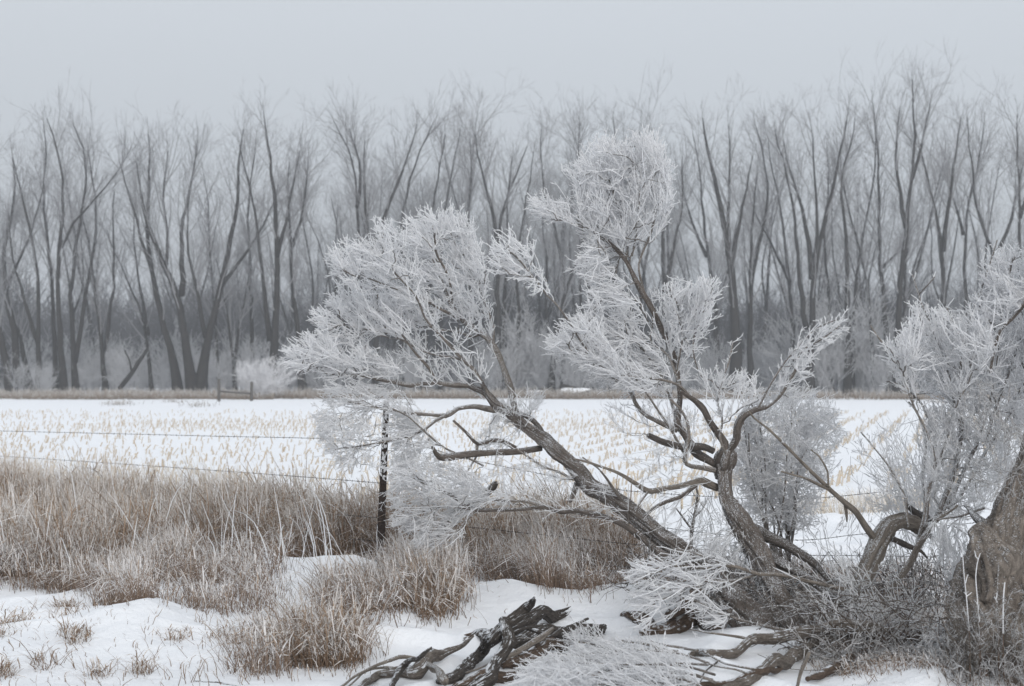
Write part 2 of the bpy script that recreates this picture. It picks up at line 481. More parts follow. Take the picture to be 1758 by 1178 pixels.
# ------------------------------------------------------------------ growing things (all vectorised)
def rand_perp(T):
    r = RS.randn(*T.shape); r -= (r * T).sum(-1, keepdims=True) * T
    return norm(r)
def grow(S, D, L, n, wob=.15, trop=(0, 0, 1), k=.1):
    """S,D (N,3), L (N): wandering paths of n points"""
    N_ = len(S); P = np.empty((N_, n, 3)); P[:, 0] = S; d = norm(D); st = (L / (n - 1))[:, None]; tr = np.asarray(trop, float)
    for i in range(1, n):
        d = norm(d + wob * RS.randn(N_, 3) + k * tr)
        P[:, i] = P[:, i - 1] + d * st
    return P
def sprout(P, count, lo, hi, amin, amax):
    """pick count starts on paths P (N,n,3), fraction lo..hi along; returns start, direction, fraction, parent"""
    N_, n = P.shape[:2]
    pi = RS.randint(0, N_, count); f = lo + (hi - lo) * RS.rand(count)
    x = f * (n - 1); i = np.minimum(x.astype(int), n - 2); w = (x - i)[:, None]
    S = P[pi, i] * (1 - w) + P[pi, i + 1] * w
    T = norm(P[pi, i + 1] - P[pi, i]); a = (amin + (amax - amin) * RS.rand(count))[:, None]
    D = T * np.cos(a) + rand_perp(T) * np.sin(a)
    return S, D, f, pi
def taper(r0, n, tip=.35, jit=0.0):
    t = np.linspace(0, 1, n)[None, :]
    R = r0[:, None] * (1 - (1 - tip) * t)
    if jit: R = R * (1 + jit * (RS.rand(*R.shape) - .5) * 2)
    return R

# ------------------------------------------------------------------ the far tree line
def bg_crown(acc, stems, scale=1.0, g1=16, g2=90, g3=300, g4=480, up=.10):
    """stems: list of (P (n,3), R (n)); adds limbs, branches and rimed twigs"""
    rs = []
    for P, R in stems:
        idx = np.linspace(0, len(P) - 1, 12); i0 = np.minimum(idx.astype(int), len(P) - 2); w = (idx - i0)[:, None]
        rs.append(P[i0] * (1 - w) + P[i0 + 1] * w)
    A = np.stack(rs)
    Hs = np.linalg.norm(A[:, -1] - A[:, 0], axis=1); wsum = Hs / Hs.sum()
    pick = lambda c: np.repeat(np.arange(len(A)), np.maximum(1, np.round(wsum * c).astype(int)))
    sel = pick(g1)
    S, D, f, pi = sprout(A[sel], len(sel) * 1, .28, .95, .25, .62)
    pi = sel[pi]
    L = (2.6 + 4.4 * RS.rand(len(S)) ** 1.3) * (1.25 - .75 * f) * scale
    G1 = grow(S, D, L, 7, .085, (0, 0, 1), .05); acc.tubes(G1, taper(.020 + .040 * RS.rand(len(S)) * (1.25 - f), 7, .25), 4)
    top = grow(A[:, -1], A[:, -1] - A[:, -2], np.full(len(A), 1.0 * scale), 5, .08, (0, 0, 1), .1)
    acc.tubes(top, taper(np.full(len(A), .018), 5, .25), 4)
    S, D, f, pi = sprout(A, g2 // 3, .40, 1, .5, 1.1)
    S2, D2, f2, _ = sprout(G1, g2 * 2 // 3, .2, 1, .35, .75)
    S = np.concatenate([S, S2]); D = np.concatenate([D, D2]); f = np.concatenate([f, f2])
    G2 = grow(S, D, (1.2 + 1.8 * RS.rand(len(S))) * scale, 5, .08, (0, 0, 1), .06); acc.tubes(G2, taper(.006 + .009 * RS.rand(len(S)), 5, .45), 3)
    S, D, f, _ = sprout(G2, g3, .15, 1, .35, .8)
    G3 = grow(S, D, (.6 + 1.0 * RS.rand(len(S))) * scale, 4, .09, (0, 0, 1), .06); acc.tubes(G3, taper(.0052 + .0025 * RS.rand(len(S)), 4, .55), 3)
    Gx = G3
    S, D, f, _ = sprout(Gx, g4, .2, 1, .35, .8)
    G4 = grow(S, D, (.3 + .6 * RS.rand(len(S))) * scale, 3, .09, (0, 0, 1), .06); acc.tubes(G4, taper(np.full(len(S), .0055), 3, .7), 3)
    S, D, f, _ = sprout(top, len(A) * 8, .1, 1, .3, .7)
    G5 = grow(S, D, (.3 + .6 * RS.rand(len(S))) * scale, 4, .12, (0, 0, 1), .1); acc.tubes(G5, taper(np.full(len(S), .009), 4, .5), 3)

def stem3d(pts, w0, w1, d, dj, first_d=None, taper_pow=1.0):
    """pixel polyline of a far stem -> world points and radii"""
    pts = np.array(pts, float); n = len(pts); pts[:, 1] = 679 - (679 - pts[:, 1]) * np.where(pts[:, 1] < 679, .955, 1)
    L = np.concatenate([[0], np.cumsum(np.linalg.norm(np.diff(pts, axis=0), axis=1))]); L /= L[-1]
    dd = d + dj * L
    W = at(pts[:, 0], pts[:, 1], dd)
    r = (w0 * (1 - L) ** .85 * (1 - .25 * np.minimum(L * 4, 1)) + w1 * .42) / 2 / FPX * d
    C = catmull(np.concatenate([W, r[:, None]], 1), .9)
    # straighter runs between kinks than a smooth curve would give
    a_ = np.concatenate([[0], np.cumsum(np.linalg.norm(np.diff(W, axis=0), axis=1))]); b_ = np.linspace(0, a_[-1], len(C))
    Ln = np.stack([np.interp(b_, a_, W[:, q]) for q in range(3)], 1)
    c_ = np.concatenate([[0], np.cumsum(np.linalg.norm(np.diff(C[:, :3], axis=0), axis=1))]); c_ *= a_[-1] / c_[-1]
    Cs = np.stack([np.interp(b_, c_, C[:, q]) for q in range(4)], 1)
    Pm = Cs[:, :3] * .5 + Ln * .5
    for _ in range(3): Pm[1:-1] = (Pm[:-2] + 2 * Pm[1:-1] + Pm[2:]) / 4
    P, R = Pm, np.maximum(Cs[:, 3], .012)
    wv = RS.randn(len(P), 3) * .035; wv[0] = 0
    P = P + wv
    return P, R

# each entry: (label, depth, [ (base width px, top width px, [(px,py)...]) ... ])
FAR = [
 ('thick dark leaning trunk cut by the left edge of the tree line', 92, [(17, 4, [(24, 679), (8, 600), (-8, 540), (-25, 440), (-30, 330)])]),
 ('bare tree at the far left curving back upright above its leaning base', 94, [(17, 3, [(38, 679), (24, 570), (8, 480), (0, 420), (20, 370), (25, 300), (22, 240)]), (6, 3, [(10, 490), (40, 420), (60, 370), (75, 300)])]),
 ('slim trunk leaning left just right of the far left leaning pair', 95, [(11, 3, [(54, 679), (36, 580), (14, 510), (-12, 420)])]),
 ('straight dark trunk forked at mid height near the left edge', 93, [(11, 3, [(67, 679), (65, 580), (66, 460), (56, 390), (35, 320), (22, 250)]), (7, 3, [(65, 585), (40, 500), (20, 430), (14, 350)])]),
 ('wavy slender trunk just left of the big forked tree of the left third', 96, [(10, 3, [(95, 679), (93, 560), (88, 450), (78, 370), (72, 320), (80, 240), (76, 190)])]),
 ('big tree with a strong limb reaching right at upper left', 92, [(13, 3, [(109, 679), (102, 560), (98, 440), (108, 350), (112, 290), (95, 220), (80, 180)]), (5, 2, [(100, 420), (130, 360), (165, 320), (200, 290), (225, 235)])]),
 ('tree of long upright stems in the left quarter of the tree line', 94, [(11, 3, [(131, 679), (125, 580), (121, 500), (132, 400), (148, 300), (152, 240), (125, 190)]), (9, 3, [(128, 620), (142, 540), (156, 440), (170, 370), (160, 300), (150, 230)])]),
 ('slim forked tree left of the broken snag', 95, [(9, 3, [(181, 679), (173, 560), (163, 500), (155, 430), (140, 340)]), (7, 3, [(180, 600), (190, 510), (202, 450), (190, 390), (196, 310)])]),
 ('thin crossing stems standing right of the broken snag', 97, [(7, 2, [(262, 679), (250, 560), (225, 480), (205, 450), (185, 380)]), (6, 2, [(255, 570), (238, 470), (228, 400), (232, 320)])]),
 ('heavy trunk curving up left to a tall fan of limbs', 91, [(16, 3, [(306, 679), (300, 617), (278, 547), (259, 449), (250, 383), (252, 327), (259, 270), (255, 210)]), (6, 3, [(262, 460), (240, 390), (225, 330), (205, 260)])]),
 ('massive low forked trunk whose left limb leans far left', 90, [(21, 3, [(333, 679), (327, 640), (315, 561), (306, 495), (283, 449), (258, 390), (245, 337), (232, 260)]), (11, 3, [(311, 500), (315, 449), (308, 383), (320, 337), (335, 270), (339, 220)]), (6, 3, [(285, 450), (290, 380), (275, 320), (290, 240)])]),
 ('thick trunk leaning right and forking like a Y', 90, [(19, 3, [(343, 679), (347, 640), (357, 570), (381, 477), (395, 407), (409, 337), (411, 267), (416, 200)]), (7, 2, [(381, 480), (423, 425), (445, 390), (462, 360), (480, 300)]), (8, 3, [(353, 575), (341, 500), (327, 450), (318, 400), (325, 330)])]),
 ('thin straight stem right behind the wooden fence brace', 96, [(7, 2, [(375, 679), (371, 547), (360, 430), (360, 350), (350, 280)])]),
 ('small V shaped tree above the white bush', 95, [(7, 2, [(404, 670), (395, 551), (383, 495), (370, 430)]), (6, 2, [(403, 620), (413, 533), (423, 495), (432, 430)])]),
 ('straight slim trunk rising from behind the white rimed bush', 96, [(9, 3, [(437, 679), (432, 547), (430, 430), (423, 351), (430, 290), (440, 220)])]),
 ('tall dark twin trunked tree just right of the white bush', 90, [(18, 3, [(467, 679), (474, 537), (476, 439), (474, 360), (469, 290), (457, 210), (452, 165)]), (9, 3, [(464, 580), (451, 491), (451, 430), (437, 369), (430, 300), (410, 230)]), (7, 3, [(476, 430), (488, 383), (500, 310), (515, 240)])]),
 ('dark trunk with a high narrow fork left of the frosted crown', 91, [(13, 3, [(520, 679), (514, 589), (504, 505), (500, 411), (493, 337), (498, 260)]), (6, 3, [(500, 415), (518, 365), (525, 330), (530, 260)])]),
 ('pale thin far stem beside the frosted crown tip', 112, [(6, 2, [(543, 675), (539, 570), (535, 453), (521, 383), (515, 300)])]),
 ('tree with wide open crown above the left frosted crown', 92, [(11, 3, [(606, 679), (612, 560), (618, 430), (612, 337), (612, 267), (590, 215), (572, 185)]), (6, 3, [(613, 340), (625, 280), (600, 200)])]),
 ('strong forked tree showing over the top of the left frosted crown', 91, [(14, 3, [(650, 679), (645, 560), (638, 411), (626, 360), (624, 290), (628, 220)]), (9, 3, [(638, 415), (659, 360), (682, 299), (705, 250), (715, 190)])]),
 ('slender upright tree behind the highest twigs of the left crown', 94, [(11, 3, [(690, 679), (690, 480), (691, 360), (701, 290), (725, 230), (743, 190)])]),
 ('leaning slender tree in the middle of the gap between crowns', 94, [(10, 3, [(728, 679), (735, 480), (738, 350), (754, 290), (764, 210)])]),
 ('tall faint stem leaning right over the gap between crowns', 98, [(9, 3, [(758, 679), (756, 480), (761, 355), (778, 276), (789, 200)])]),
 ('slim tree seen above the right shoulder of the left frosted crown', 93, [(10, 3, [(810, 679), (806, 500), (800, 380), (812, 300), (806, 210)])]),
 ('thick trunk branching wide behind the small frosted sprig', 92, [(15, 3, [(856, 679), (855, 500), (855, 400), (862, 337), (885, 290), (905, 230)]), (8, 3, [(855, 420), (843, 330), (825, 281), (815, 210)])]),
 ('pair of dark stems below the small frosted sprig', 93, [(10, 3, [(872, 679), (862, 540), (875, 430), (868, 340), (880, 250)]), (8, 3, [(880, 679), (893, 540), (885, 430), (905, 330), (915, 240)])]),
 ('dark trunk leaning right under the frosted sprig limb', 91, [(11, 3, [(946, 679), (951, 584), (962, 514), (985, 463), (1000, 400), (1010, 310)])]),
 ('straight stem standing left of the tall frosted crown', 94, [(9, 3, [(966, 679), (968, 523), (968, 430), (940, 340), (927, 280), (930, 200)])]),
 ('hazy upright tree above the left arm of the tall frosted crown', 97, [(10, 3, [(1010, 679), (1012, 500), (1000, 380), (990, 280), (995, 190)])]),
 ('bare tree rising directly behind the tall frosted crown', 96, [(12, 3, [(1052, 679), (1055, 500), (1065, 360), (1060, 260), (1052, 180)])]),
 ('dark forked tree touching the right side of the tall frosted crown', 91, [(14, 3, [(1140, 679), (1141, 560), (1142, 480), (1134, 416), (1142, 350), (1130, 270), (1120, 200)]), (8, 3, [(1144, 500), (1157, 400), (1175, 340), (1170, 250)])]),
 ('slender trunk just right of the tall frosted crown', 94, [(10, 3, [(1232, 679), (1228, 514), (1213, 425), (1206, 356), (1203, 287), (1190, 210)]), (6, 3, [(1213, 430), (1185, 370), (1170, 300)])]),
 ('thick short dark trunk dividing into many stems right of centre', 90, [(24, 4, [(1265, 679), (1262, 529), (1257, 465), (1247, 396), (1233, 317), (1213, 233), (1205, 180)]), (9, 3, [(1252, 460), (1270, 366), (1280, 310), (1292, 250)]), (8, 3, [(1255, 440), (1248, 340), (1258, 260), (1250, 190)])]),
 ('slim tree crossing the thick short trunk at its right', 92, [(11, 3, [(1287, 679), (1289, 489), (1297, 435), (1318, 340), (1322, 300), (1310, 240), (1297, 190)]), (6, 3, [(1289, 489), (1287, 416), (1294, 347), (1300, 280)])]),
 ('tree with a low limb reaching left beyond the thick trunk', 92, [(10, 3, [(1363, 679), (1361, 563), (1357, 489), (1349, 401), (1339, 339), (1326, 280), (1318, 220)]), (6, 3, [(1358, 480), (1335, 425), (1311, 391), (1290, 330)])]),
 ('largest multi stemmed tree of the right half', 90, [(17, 3, [(1390, 679), (1393, 546), (1398, 453), (1419, 349), (1438, 271), (1452, 194), (1456, 160)]), (10, 3, [(1395, 470), (1383, 349), (1357, 290), (1345, 220)]), (9, 3, [(1385, 560), (1370, 453), (1367, 370), (1352, 287), (1330, 200)]), (7, 3, [(1398, 450), (1404, 370), (1400, 280), (1392, 190)])]),
 ('slim dark stem tucked right of the largest multi stemmed tree', 93, [(8, 3, [(1426, 679), (1422, 484), (1412, 401), (1425, 320), (1420, 230)])]),
 ('short dark trunk ending in the pale brush at right', 91, [(13, 3, [(1456, 679), (1454, 463), (1455, 401), (1448, 344), (1437, 290), (1465, 230), (1468, 180)])]),
 ('two thin trunks crossing each other like an X', 92, [(9, 3, [(1462, 679), (1468, 473), (1479, 401), (1499, 308), (1507, 262), (1502, 190)]), (7, 3, [(1500, 679), (1492, 484), (1471, 401), (1450, 323), (1440, 250)])]),
 ('straight slender trunk left of the tallest tree', 92, [(12, 3, [(1528, 679), (1523, 582), (1512, 453), (1507, 375), (1512, 313), (1506, 230), (1498, 150)]), (5, 2, [(1514, 450), (1535, 430), (1552, 400)])]),
 ('tallest tree of the line reaching highest into the fog', 89, [(15, 3, [(1540, 679), (1541, 556), (1549, 453), (1556, 375), (1564, 297), (1572, 220), (1569, 152), (1566, 110)]), (8, 3, [(1556, 378), (1543, 313), (1535, 240), (1545, 160)]), (6, 3, [(1566, 290), (1585, 220), (1598, 150)])]),
 ('thin dark stem close right of the tallest tree', 93, [(9, 3, [(1557, 679), (1556, 556), (1550, 470), (1562, 400), (1560, 330)])]),
 ('forked tree with a dark narrow V second right of the tallest', 91, [(14, 3, [(1624, 679), (1619, 463), (1617, 385), (1598, 323), (1588, 260), (1570, 200)]), (9, 3, [(1619, 420), (1629, 323), (1642, 240), (1650, 180)])]),
 ('bent slim trunk left of the right hand frosted crown', 93, [(10, 3, [(1660, 679), (1658, 473), (1653, 380), (1665, 323), (1681, 261), (1690, 190)]), (5, 3, [(1654, 390), (1640, 330), (1628, 300)])]),
 ('wide V forked tree above the right hand frosted crown', 92, [(12, 3, [(1708, 679), (1706, 427), (1689, 380), (1671, 330), (1668, 250), (1660, 180)]), (8, 3, [(1706, 440), (1733, 375), (1750, 300), (1765, 220)])]),
 ('dark tree cut by the right edge of the picture', 90, [(12, 3, [(1752, 679), (1751, 421), (1751, 308), (1743, 235), (1748, 170)]), (6, 3, [(1751, 360), (1770, 300), (1780, 230)])]),
]
GR_FRONT = 'bare trees in the front row of the foggy tree line'
for (lab, d, stems) in FAR:
    loc = at(stems[0][2][0][0], stems[0][2][0][1], d); loc = np.array([loc[0], d, float(gz(loc[0], d))])
    st = []; ta = Acc()
    for k, (w0, w1, pts) in enumerate(stems):
        pts = list(pts)
        if k == 0:
            q = proj(loc - np.array([0, 0, .15])); pts[0] = (pts[0][0], float(q[1]))
        P, R = stem3d(pts, w0 * 1.0, w1, d, RS.uniform(-1.5, 1.5) if k else 0, taper_pow=.8)
        if k == 0: R[:3] *= np.array([1.35, 1.18, 1.06])[:len(R[:3])]
        ta.limb(P, R, 8, .06, seed=int(RS.randint(99)), nl=1.5)
        st.append((P, R))
    t = empty('bare_tree', loc, lab, 'tree', GR_FRONT)
    put('trunk', ta.mesh('far_trunk', M['bark_far'], loc), t)
    ca = Acc(); k = len(stems)
    bg_crown(ca, st, .85, 20 + 7 * k, 90 + 28 * k, 240 + 60 * k, 300 + 70 * k)
    put('crown', ca.mesh('far_crown', M['twig_far'], loc), t)

# rows behind: eight kinds of tree, copied
protos = []
for pk in range(8):
    st = []; ta = Acc(); H = 16.0 + RS.rand() * 3.5
    nst = [1, 2, 2, 3, 1, 2, 3, 2][pk]
    lean = RS.uniform(-.10, .10)
    base = np.array([0., 0, -.1]); main = None
    for k in range(nst):
        if k == 0:
            P = grow(base[None], np.array([[lean, 0, 1.]]), np.array([H * .85]), 10, .06, (0, 0, 1), .02)[0]; r0 = .17 + .08 * RS.rand()
            main = P
        else:
            i = RS.randint(2, 6)
            P = grow(main[i][None], np.array([[RS.choice([-1, 1]) * RS.uniform(.2, .5), RS.uniform(-.3, .3), 1.]]), np.array([H * .85 * (1 - i / 15)]), 12, .07, (0, 0, 1), .06)[0]; r0 = .10
        C = catmull(np.concatenate([P, (r0 * (1 - .88 * np.linspace(0, 1, len(P)) ** .8))[:, None]], 1), .7)
        ta.limb(C[:, :3], C[:, 3], 7, .06, seed=pk * 3 + k, nl=1.5); st.append((C[:, :3], C[:, 3]))
    ca = Acc(); bg_crown(ca, st, .9, 16, 110, 300, 420)
    protos.append((ta.mesh('row_trunk', M['bark_far']), ca.mesh('row_crown', M['twig_far'])))
back = []
for row, (dd, nn) in enumerate(((101, 22), (110, 34), (122, 38), (138, 44), (160, 50))):
    for i in range(nn):
        px = -120 + (1998.0) * (i + RS.uniform(.1, .9)) / nn
        # the wood is thinner behind the left third
        if RS.rand() > (.22 if px < 540 else (.95 if px < 1130 else .42)): continue
        back.append((px, dd + RS.uniform(-4, 4)))
for i, (px, d) in enumerate(back):
    k = RS.randint(8); x = (px - IW / 2) / FPX * d
    t = empty('bare_tree', (x, d, float(gz(x, d))), 'hazy bare tree standing in the rows behind the front trees', 'tree', 'hazy bare trees in the rows behind')
    put('trunk', protos[k][0], t); put('crown', protos[k][1], t)
    s = RS.uniform(.86, 1.12); t.scale = (s, s, s * RS.uniform(.92, 1.04)); t.rotation_euler = (0, 0, RS.uniform(0, 6.28))

# frosted undergrowth at the foot of the wood
def shrub_mesh(name, mat, h, w, n1=26, n2_=170, n3=600, rr=1.0, spread=.7, n4=0):
    a = Acc(); ang = RS.rand(n1) * 6.28; ln = RS.rand(n1) * spread
    S = np.stack([np.cos(ang) * w * .12 * RS.rand(n1), np.sin(ang) * w * .12 * RS.rand(n1), np.full(n1, -.05)], -1)
    D = np.stack([np.cos(ang) * ln, np.sin(ang) * ln, np.ones(n1)], -1)
    G1 = grow(S, D, h * (.55 + .4 * RS.rand(n1)), 6, .10, (0, 0, 1), .02); a.tubes(G1, taper(np.full(n1, .018 * rr), 6, .4), 3)
    S, D, f, _ = sprout(G1, n2_, .2, 1, .4, .9)
    G2 = grow(S, D, h * (.18 + .2 * RS.rand(n2_)), 5, .14, (0, 0, 1), .06); a.tubes(G2, taper(np.full(n2_, .012 * rr), 5, .6), 3)
    S, D, f, _ = sprout(G2, n3, .1, 1, .4, .9)
    G3 = grow(S, D, h * (.07 + .1 * RS.rand(n3)), 4, .16, (0, 0, 1), .05); a.tubes(G3, taper(np.full(n3, .010 * rr), 4, .7), 3)
    if n4:
        S, D, f, _ = sprout(G3, n4, .1, 1, .4, .9)
        G4 = grow(S, D, h * (.03 + .05 * RS.rand(n4)), 3, .16, (0, 0, 1), .05); a.tubes(G4, taper(np.full(n4, .010 * rr), 3, .7), 3)
    return a.mesh(name, mat)
shr = [shrub_mesh('shrub', M['shrub_far'], 1.0, 1.0, 20, 130, 560, .26, .5) for k in range(4)]
drk = [shrub_mesh('brush', M['brush_far'], 1.0, 1.0, 34, 200, 600, .5, .6) for k in range(3)]
spots = []
for i in range(110):
    px = -60 + 1880 * (i + RS.rand()) / 110
    hh = RS.uniform(1.2, 4.2)
    if 850 < px < 1000: hh = RS.uniform(3.5, 5.2)
    if px > 1130: hh = RS.uniform(2.8, 4.6)
    spots.append((px, RS.uniform(89, 104), hh))
for px, d, hh in ((1395, 93, 6.8), (1430, 92, 7.6), (1462, 93, 7.4), (1490, 92, 7.0), (1350, 94, 5.4), (1600, 93, 5.2), (1640, 92, 5.6), (1690, 93, 5.0), (1735, 92, 5.0), (905, 93, 6.2), (935, 94, 5.2), (880, 92, 5.0), (1550, 93, 5.6), (700, 93, 4.0), (60, 99, 4.6), (130, 102, 5.2), (210, 100, 4.4), (290, 103, 5.4), (350, 100, 4.2), (410, 102, 5.0), (500, 100, 4.8), (160, 97, 3.6)):
    spots.append((px, d, hh))
for px, d, hh in spots:
    x = (px - IW / 2) / FPX * d
    put('frosted_shrub', shr[RS.randint(4)], None, (x, d, float(gz(x, d))), 'grey rimed shrub in the undergrowth at the foot of the trees', 'shrub', 'rimed shrubs under the tree line')
    o = COL.objects[-1]; o.scale = (hh * .95, hh * .95, hh); o.rotation_euler = (0, 0, RS.rand() * 6.28)
for i in range(170):
    px = -100 + 1960 * ((i * .618034) % 1.0); d = RS.uniform(98, 175); hh = RS.uniform(1.6, 4.4) * (d / 100) ** 1.4
    if px < 560: hh *= .62
    x = (px - IW / 2) / FPX * d
    put('dark_brush', drk[RS.randint(3)], None, (x, d, float(gz(x, d))), 'dark brush among the trunks deep in the wood', 'brush', 'dark brush deep in the wood')
    o = COL.objects[-1]; o.scale = (hh * 1.3, hh * 1.3, hh); o.rotation_euler = (0, 0, RS.rand() * 6.28)

# slim young trees far back in the wood, thickest near the ground
slim = [shrub_mesh('slim_trees', M['brush_far'], 1.0, 1.0, 12, 110, 420, .22, .22) for k in range(3)]
for i in range(290):
    px = -120 + 2000 * ((i * .618034 + .31) % 1.0); d = 104 + 130 * ((i * .7548) % 1.0); hh = RS.uniform(6.0, 12.5) * (d / 140) ** .5
    x = (px - IW / 2) / FPX * d
    put('slim_tree', slim[RS.randint(3)], None, (x, d, float(gz(x, d))), 'slim young bare tree far back in the foggy wood', 'tree', 'slim young trees far back in the wood')
    o = COL.objects[-1]; o.scale = (hh * .8, hh * .8, hh); o.rotation_euler = (0, 0, RS.rand() * 6.28)

# the white bush, the timber brace, snags and debris at the field edge
x, y, _ = at(446, 690, 82.)
me = shrub_mesh('white_bush', M['bush_white'], 2.6, 2.6, 46, 520, 2600, .85, .95)
o = put('rimed_bush', me, None, (x, y, float(gz(x, y)) + .0), 'round white rimed bush right of the wooden fence brace', 'bush')
o.scale = (1.05, 1.05, .92)

def beam(acc, a, b, r, sides=6, seed=0):
    a, b = np.asarray(a, float), np.asarray(b, float)
    t = np.linspace(0, 1, 6)[:, None]; acc.limb(a + (b - a) * t, np.full(6, r), sides, .06, seed=seed, nl=1.2)
D_B = 76.
pa = at(376, 690, D_B); pb = at(432, 690, D_B + 1)
br = empty('fence_brace', (pa[0], pa[1], float(gz(pa[0], pa[1]))), 'weathered wooden fence brace of two posts and a rail at the far field edge', 'fence')
lb = np.array(br.location)
for (px, ptop, dd, rr) in ((376, 651, D_B, .085), (432, 656, D_B + 1, .08)):
    a = Acc(); q = at(px, ptop, dd); g = np.array([q[0], q[1], float(gz(q[0], q[1])) - .1]); beam(a, g, q, rr, 8, px)
    put('post', a.mesh('brace_post', M['timber'], lb), br)
a = Acc(); beam(a, at(377, 672, D_B), at(431, 676, D_B + 1), .055, 6, 3); put('rail', a.mesh('brace_rail', M['timber'], lb), br)
# broken snag leaning over the brush
a = Acc(); P, Rr = px_path([(205, 668, 8), (222, 645, 8), (240, 620, 7), (252, 600, 4)], 90, 90.5, .4, .6, 5); a.limb(P, Rr, 8, .15, seed=4)
P, Rr = px_path([(226, 640, 4), (222, 618, 3), (214, 602, 2)], 90.2, 90, .4, .6, 6); a.limb(P, Rr, 6, .1, seed=6)
put('dead_snag', a.mesh('snag', M['bark_far'], P[0]), None, P[0], 'dark broken snag leaning right in the brush at left', 'dead wood')
# snow capped debris right of the middle
for (px, py, w, h, lab, sd) in ((916, 672, 34, 9, 'snow capped log lying at the far field edge left of the other one', 3), (985, 674, 52, 12, 'heap of snow covered limbs at the far field edge', 8)):
    d = 86.; c = at(px, 683, d); c[2] = float(gz(c[0], c[1])); t = empty('snowy_log', c, lab, 'log')
    a = Acc(); s_ = d / FPX
    for k in range(3 if sd == 3 else 6):
        x0_, x1_ = (-.5, .5) if sd == 3 else (RS.uniform(-.5, -.1), RS.uniform(.1, .5))
        p0 = c + np.array([x0_ * w * s_, k * .25, .15 + .12 * k]); p1 = c + np.array([x1_ * w * s_, k * .25 - .2, .2 + RS.rand() * .35])
        beam(a, p0, p1, .11, 8, sd + k)
    put('wood', a.mesh('wood', M['bark_far'], c), t)
    th = np.linspace(0, 2 * math.pi, 20)[:-1]; V = []; nr = 6
    for j in range(nr + 1):
        f = j / nr; rad = math.sin(f * math.pi / 2)
        V += [[math.cos(q) * w * s_ * .5 * rad * (1 + .15 * math.sin(3 * q + sd)), math.sin(q) * .6 * rad, h * s_ * (.9 + .45 * math.cos(f * math.pi / 2)) + .1 * math.sin(q * 2 + sd) * rad] for q in th]
    V = np.array(V); j = np.arange(nr)[:, None] * 19; k = np.arange(19)[None, :]
    Q = np.stack([j + k, j + (k + 1) % 19, j + 19 + (k + 1) % 19, j + 19 + k], -1).reshape(-1, 4)
    put('snow_cap', mk_mesh('snow_cap', V, [Q], M['snow']), t)
# ------------------------------------------------------------------ frosted trees in the foreground
def in_poly(x, y, poly):
    poly = np.asarray(poly, float); ins = np.zeros(x.shape, bool); n = len(poly)
    for i in range(n):
        x0_, y0_ = poly[i]; x1_, y1_ = poly[(i + 1) % n]
        c = (y0_ > y) != (y1_ > y)
        ins ^= c & (x < (x1_ - x0_) * (y - y0_) / (y1_ - y0_ + 1e-9) + x0_)
    return ins

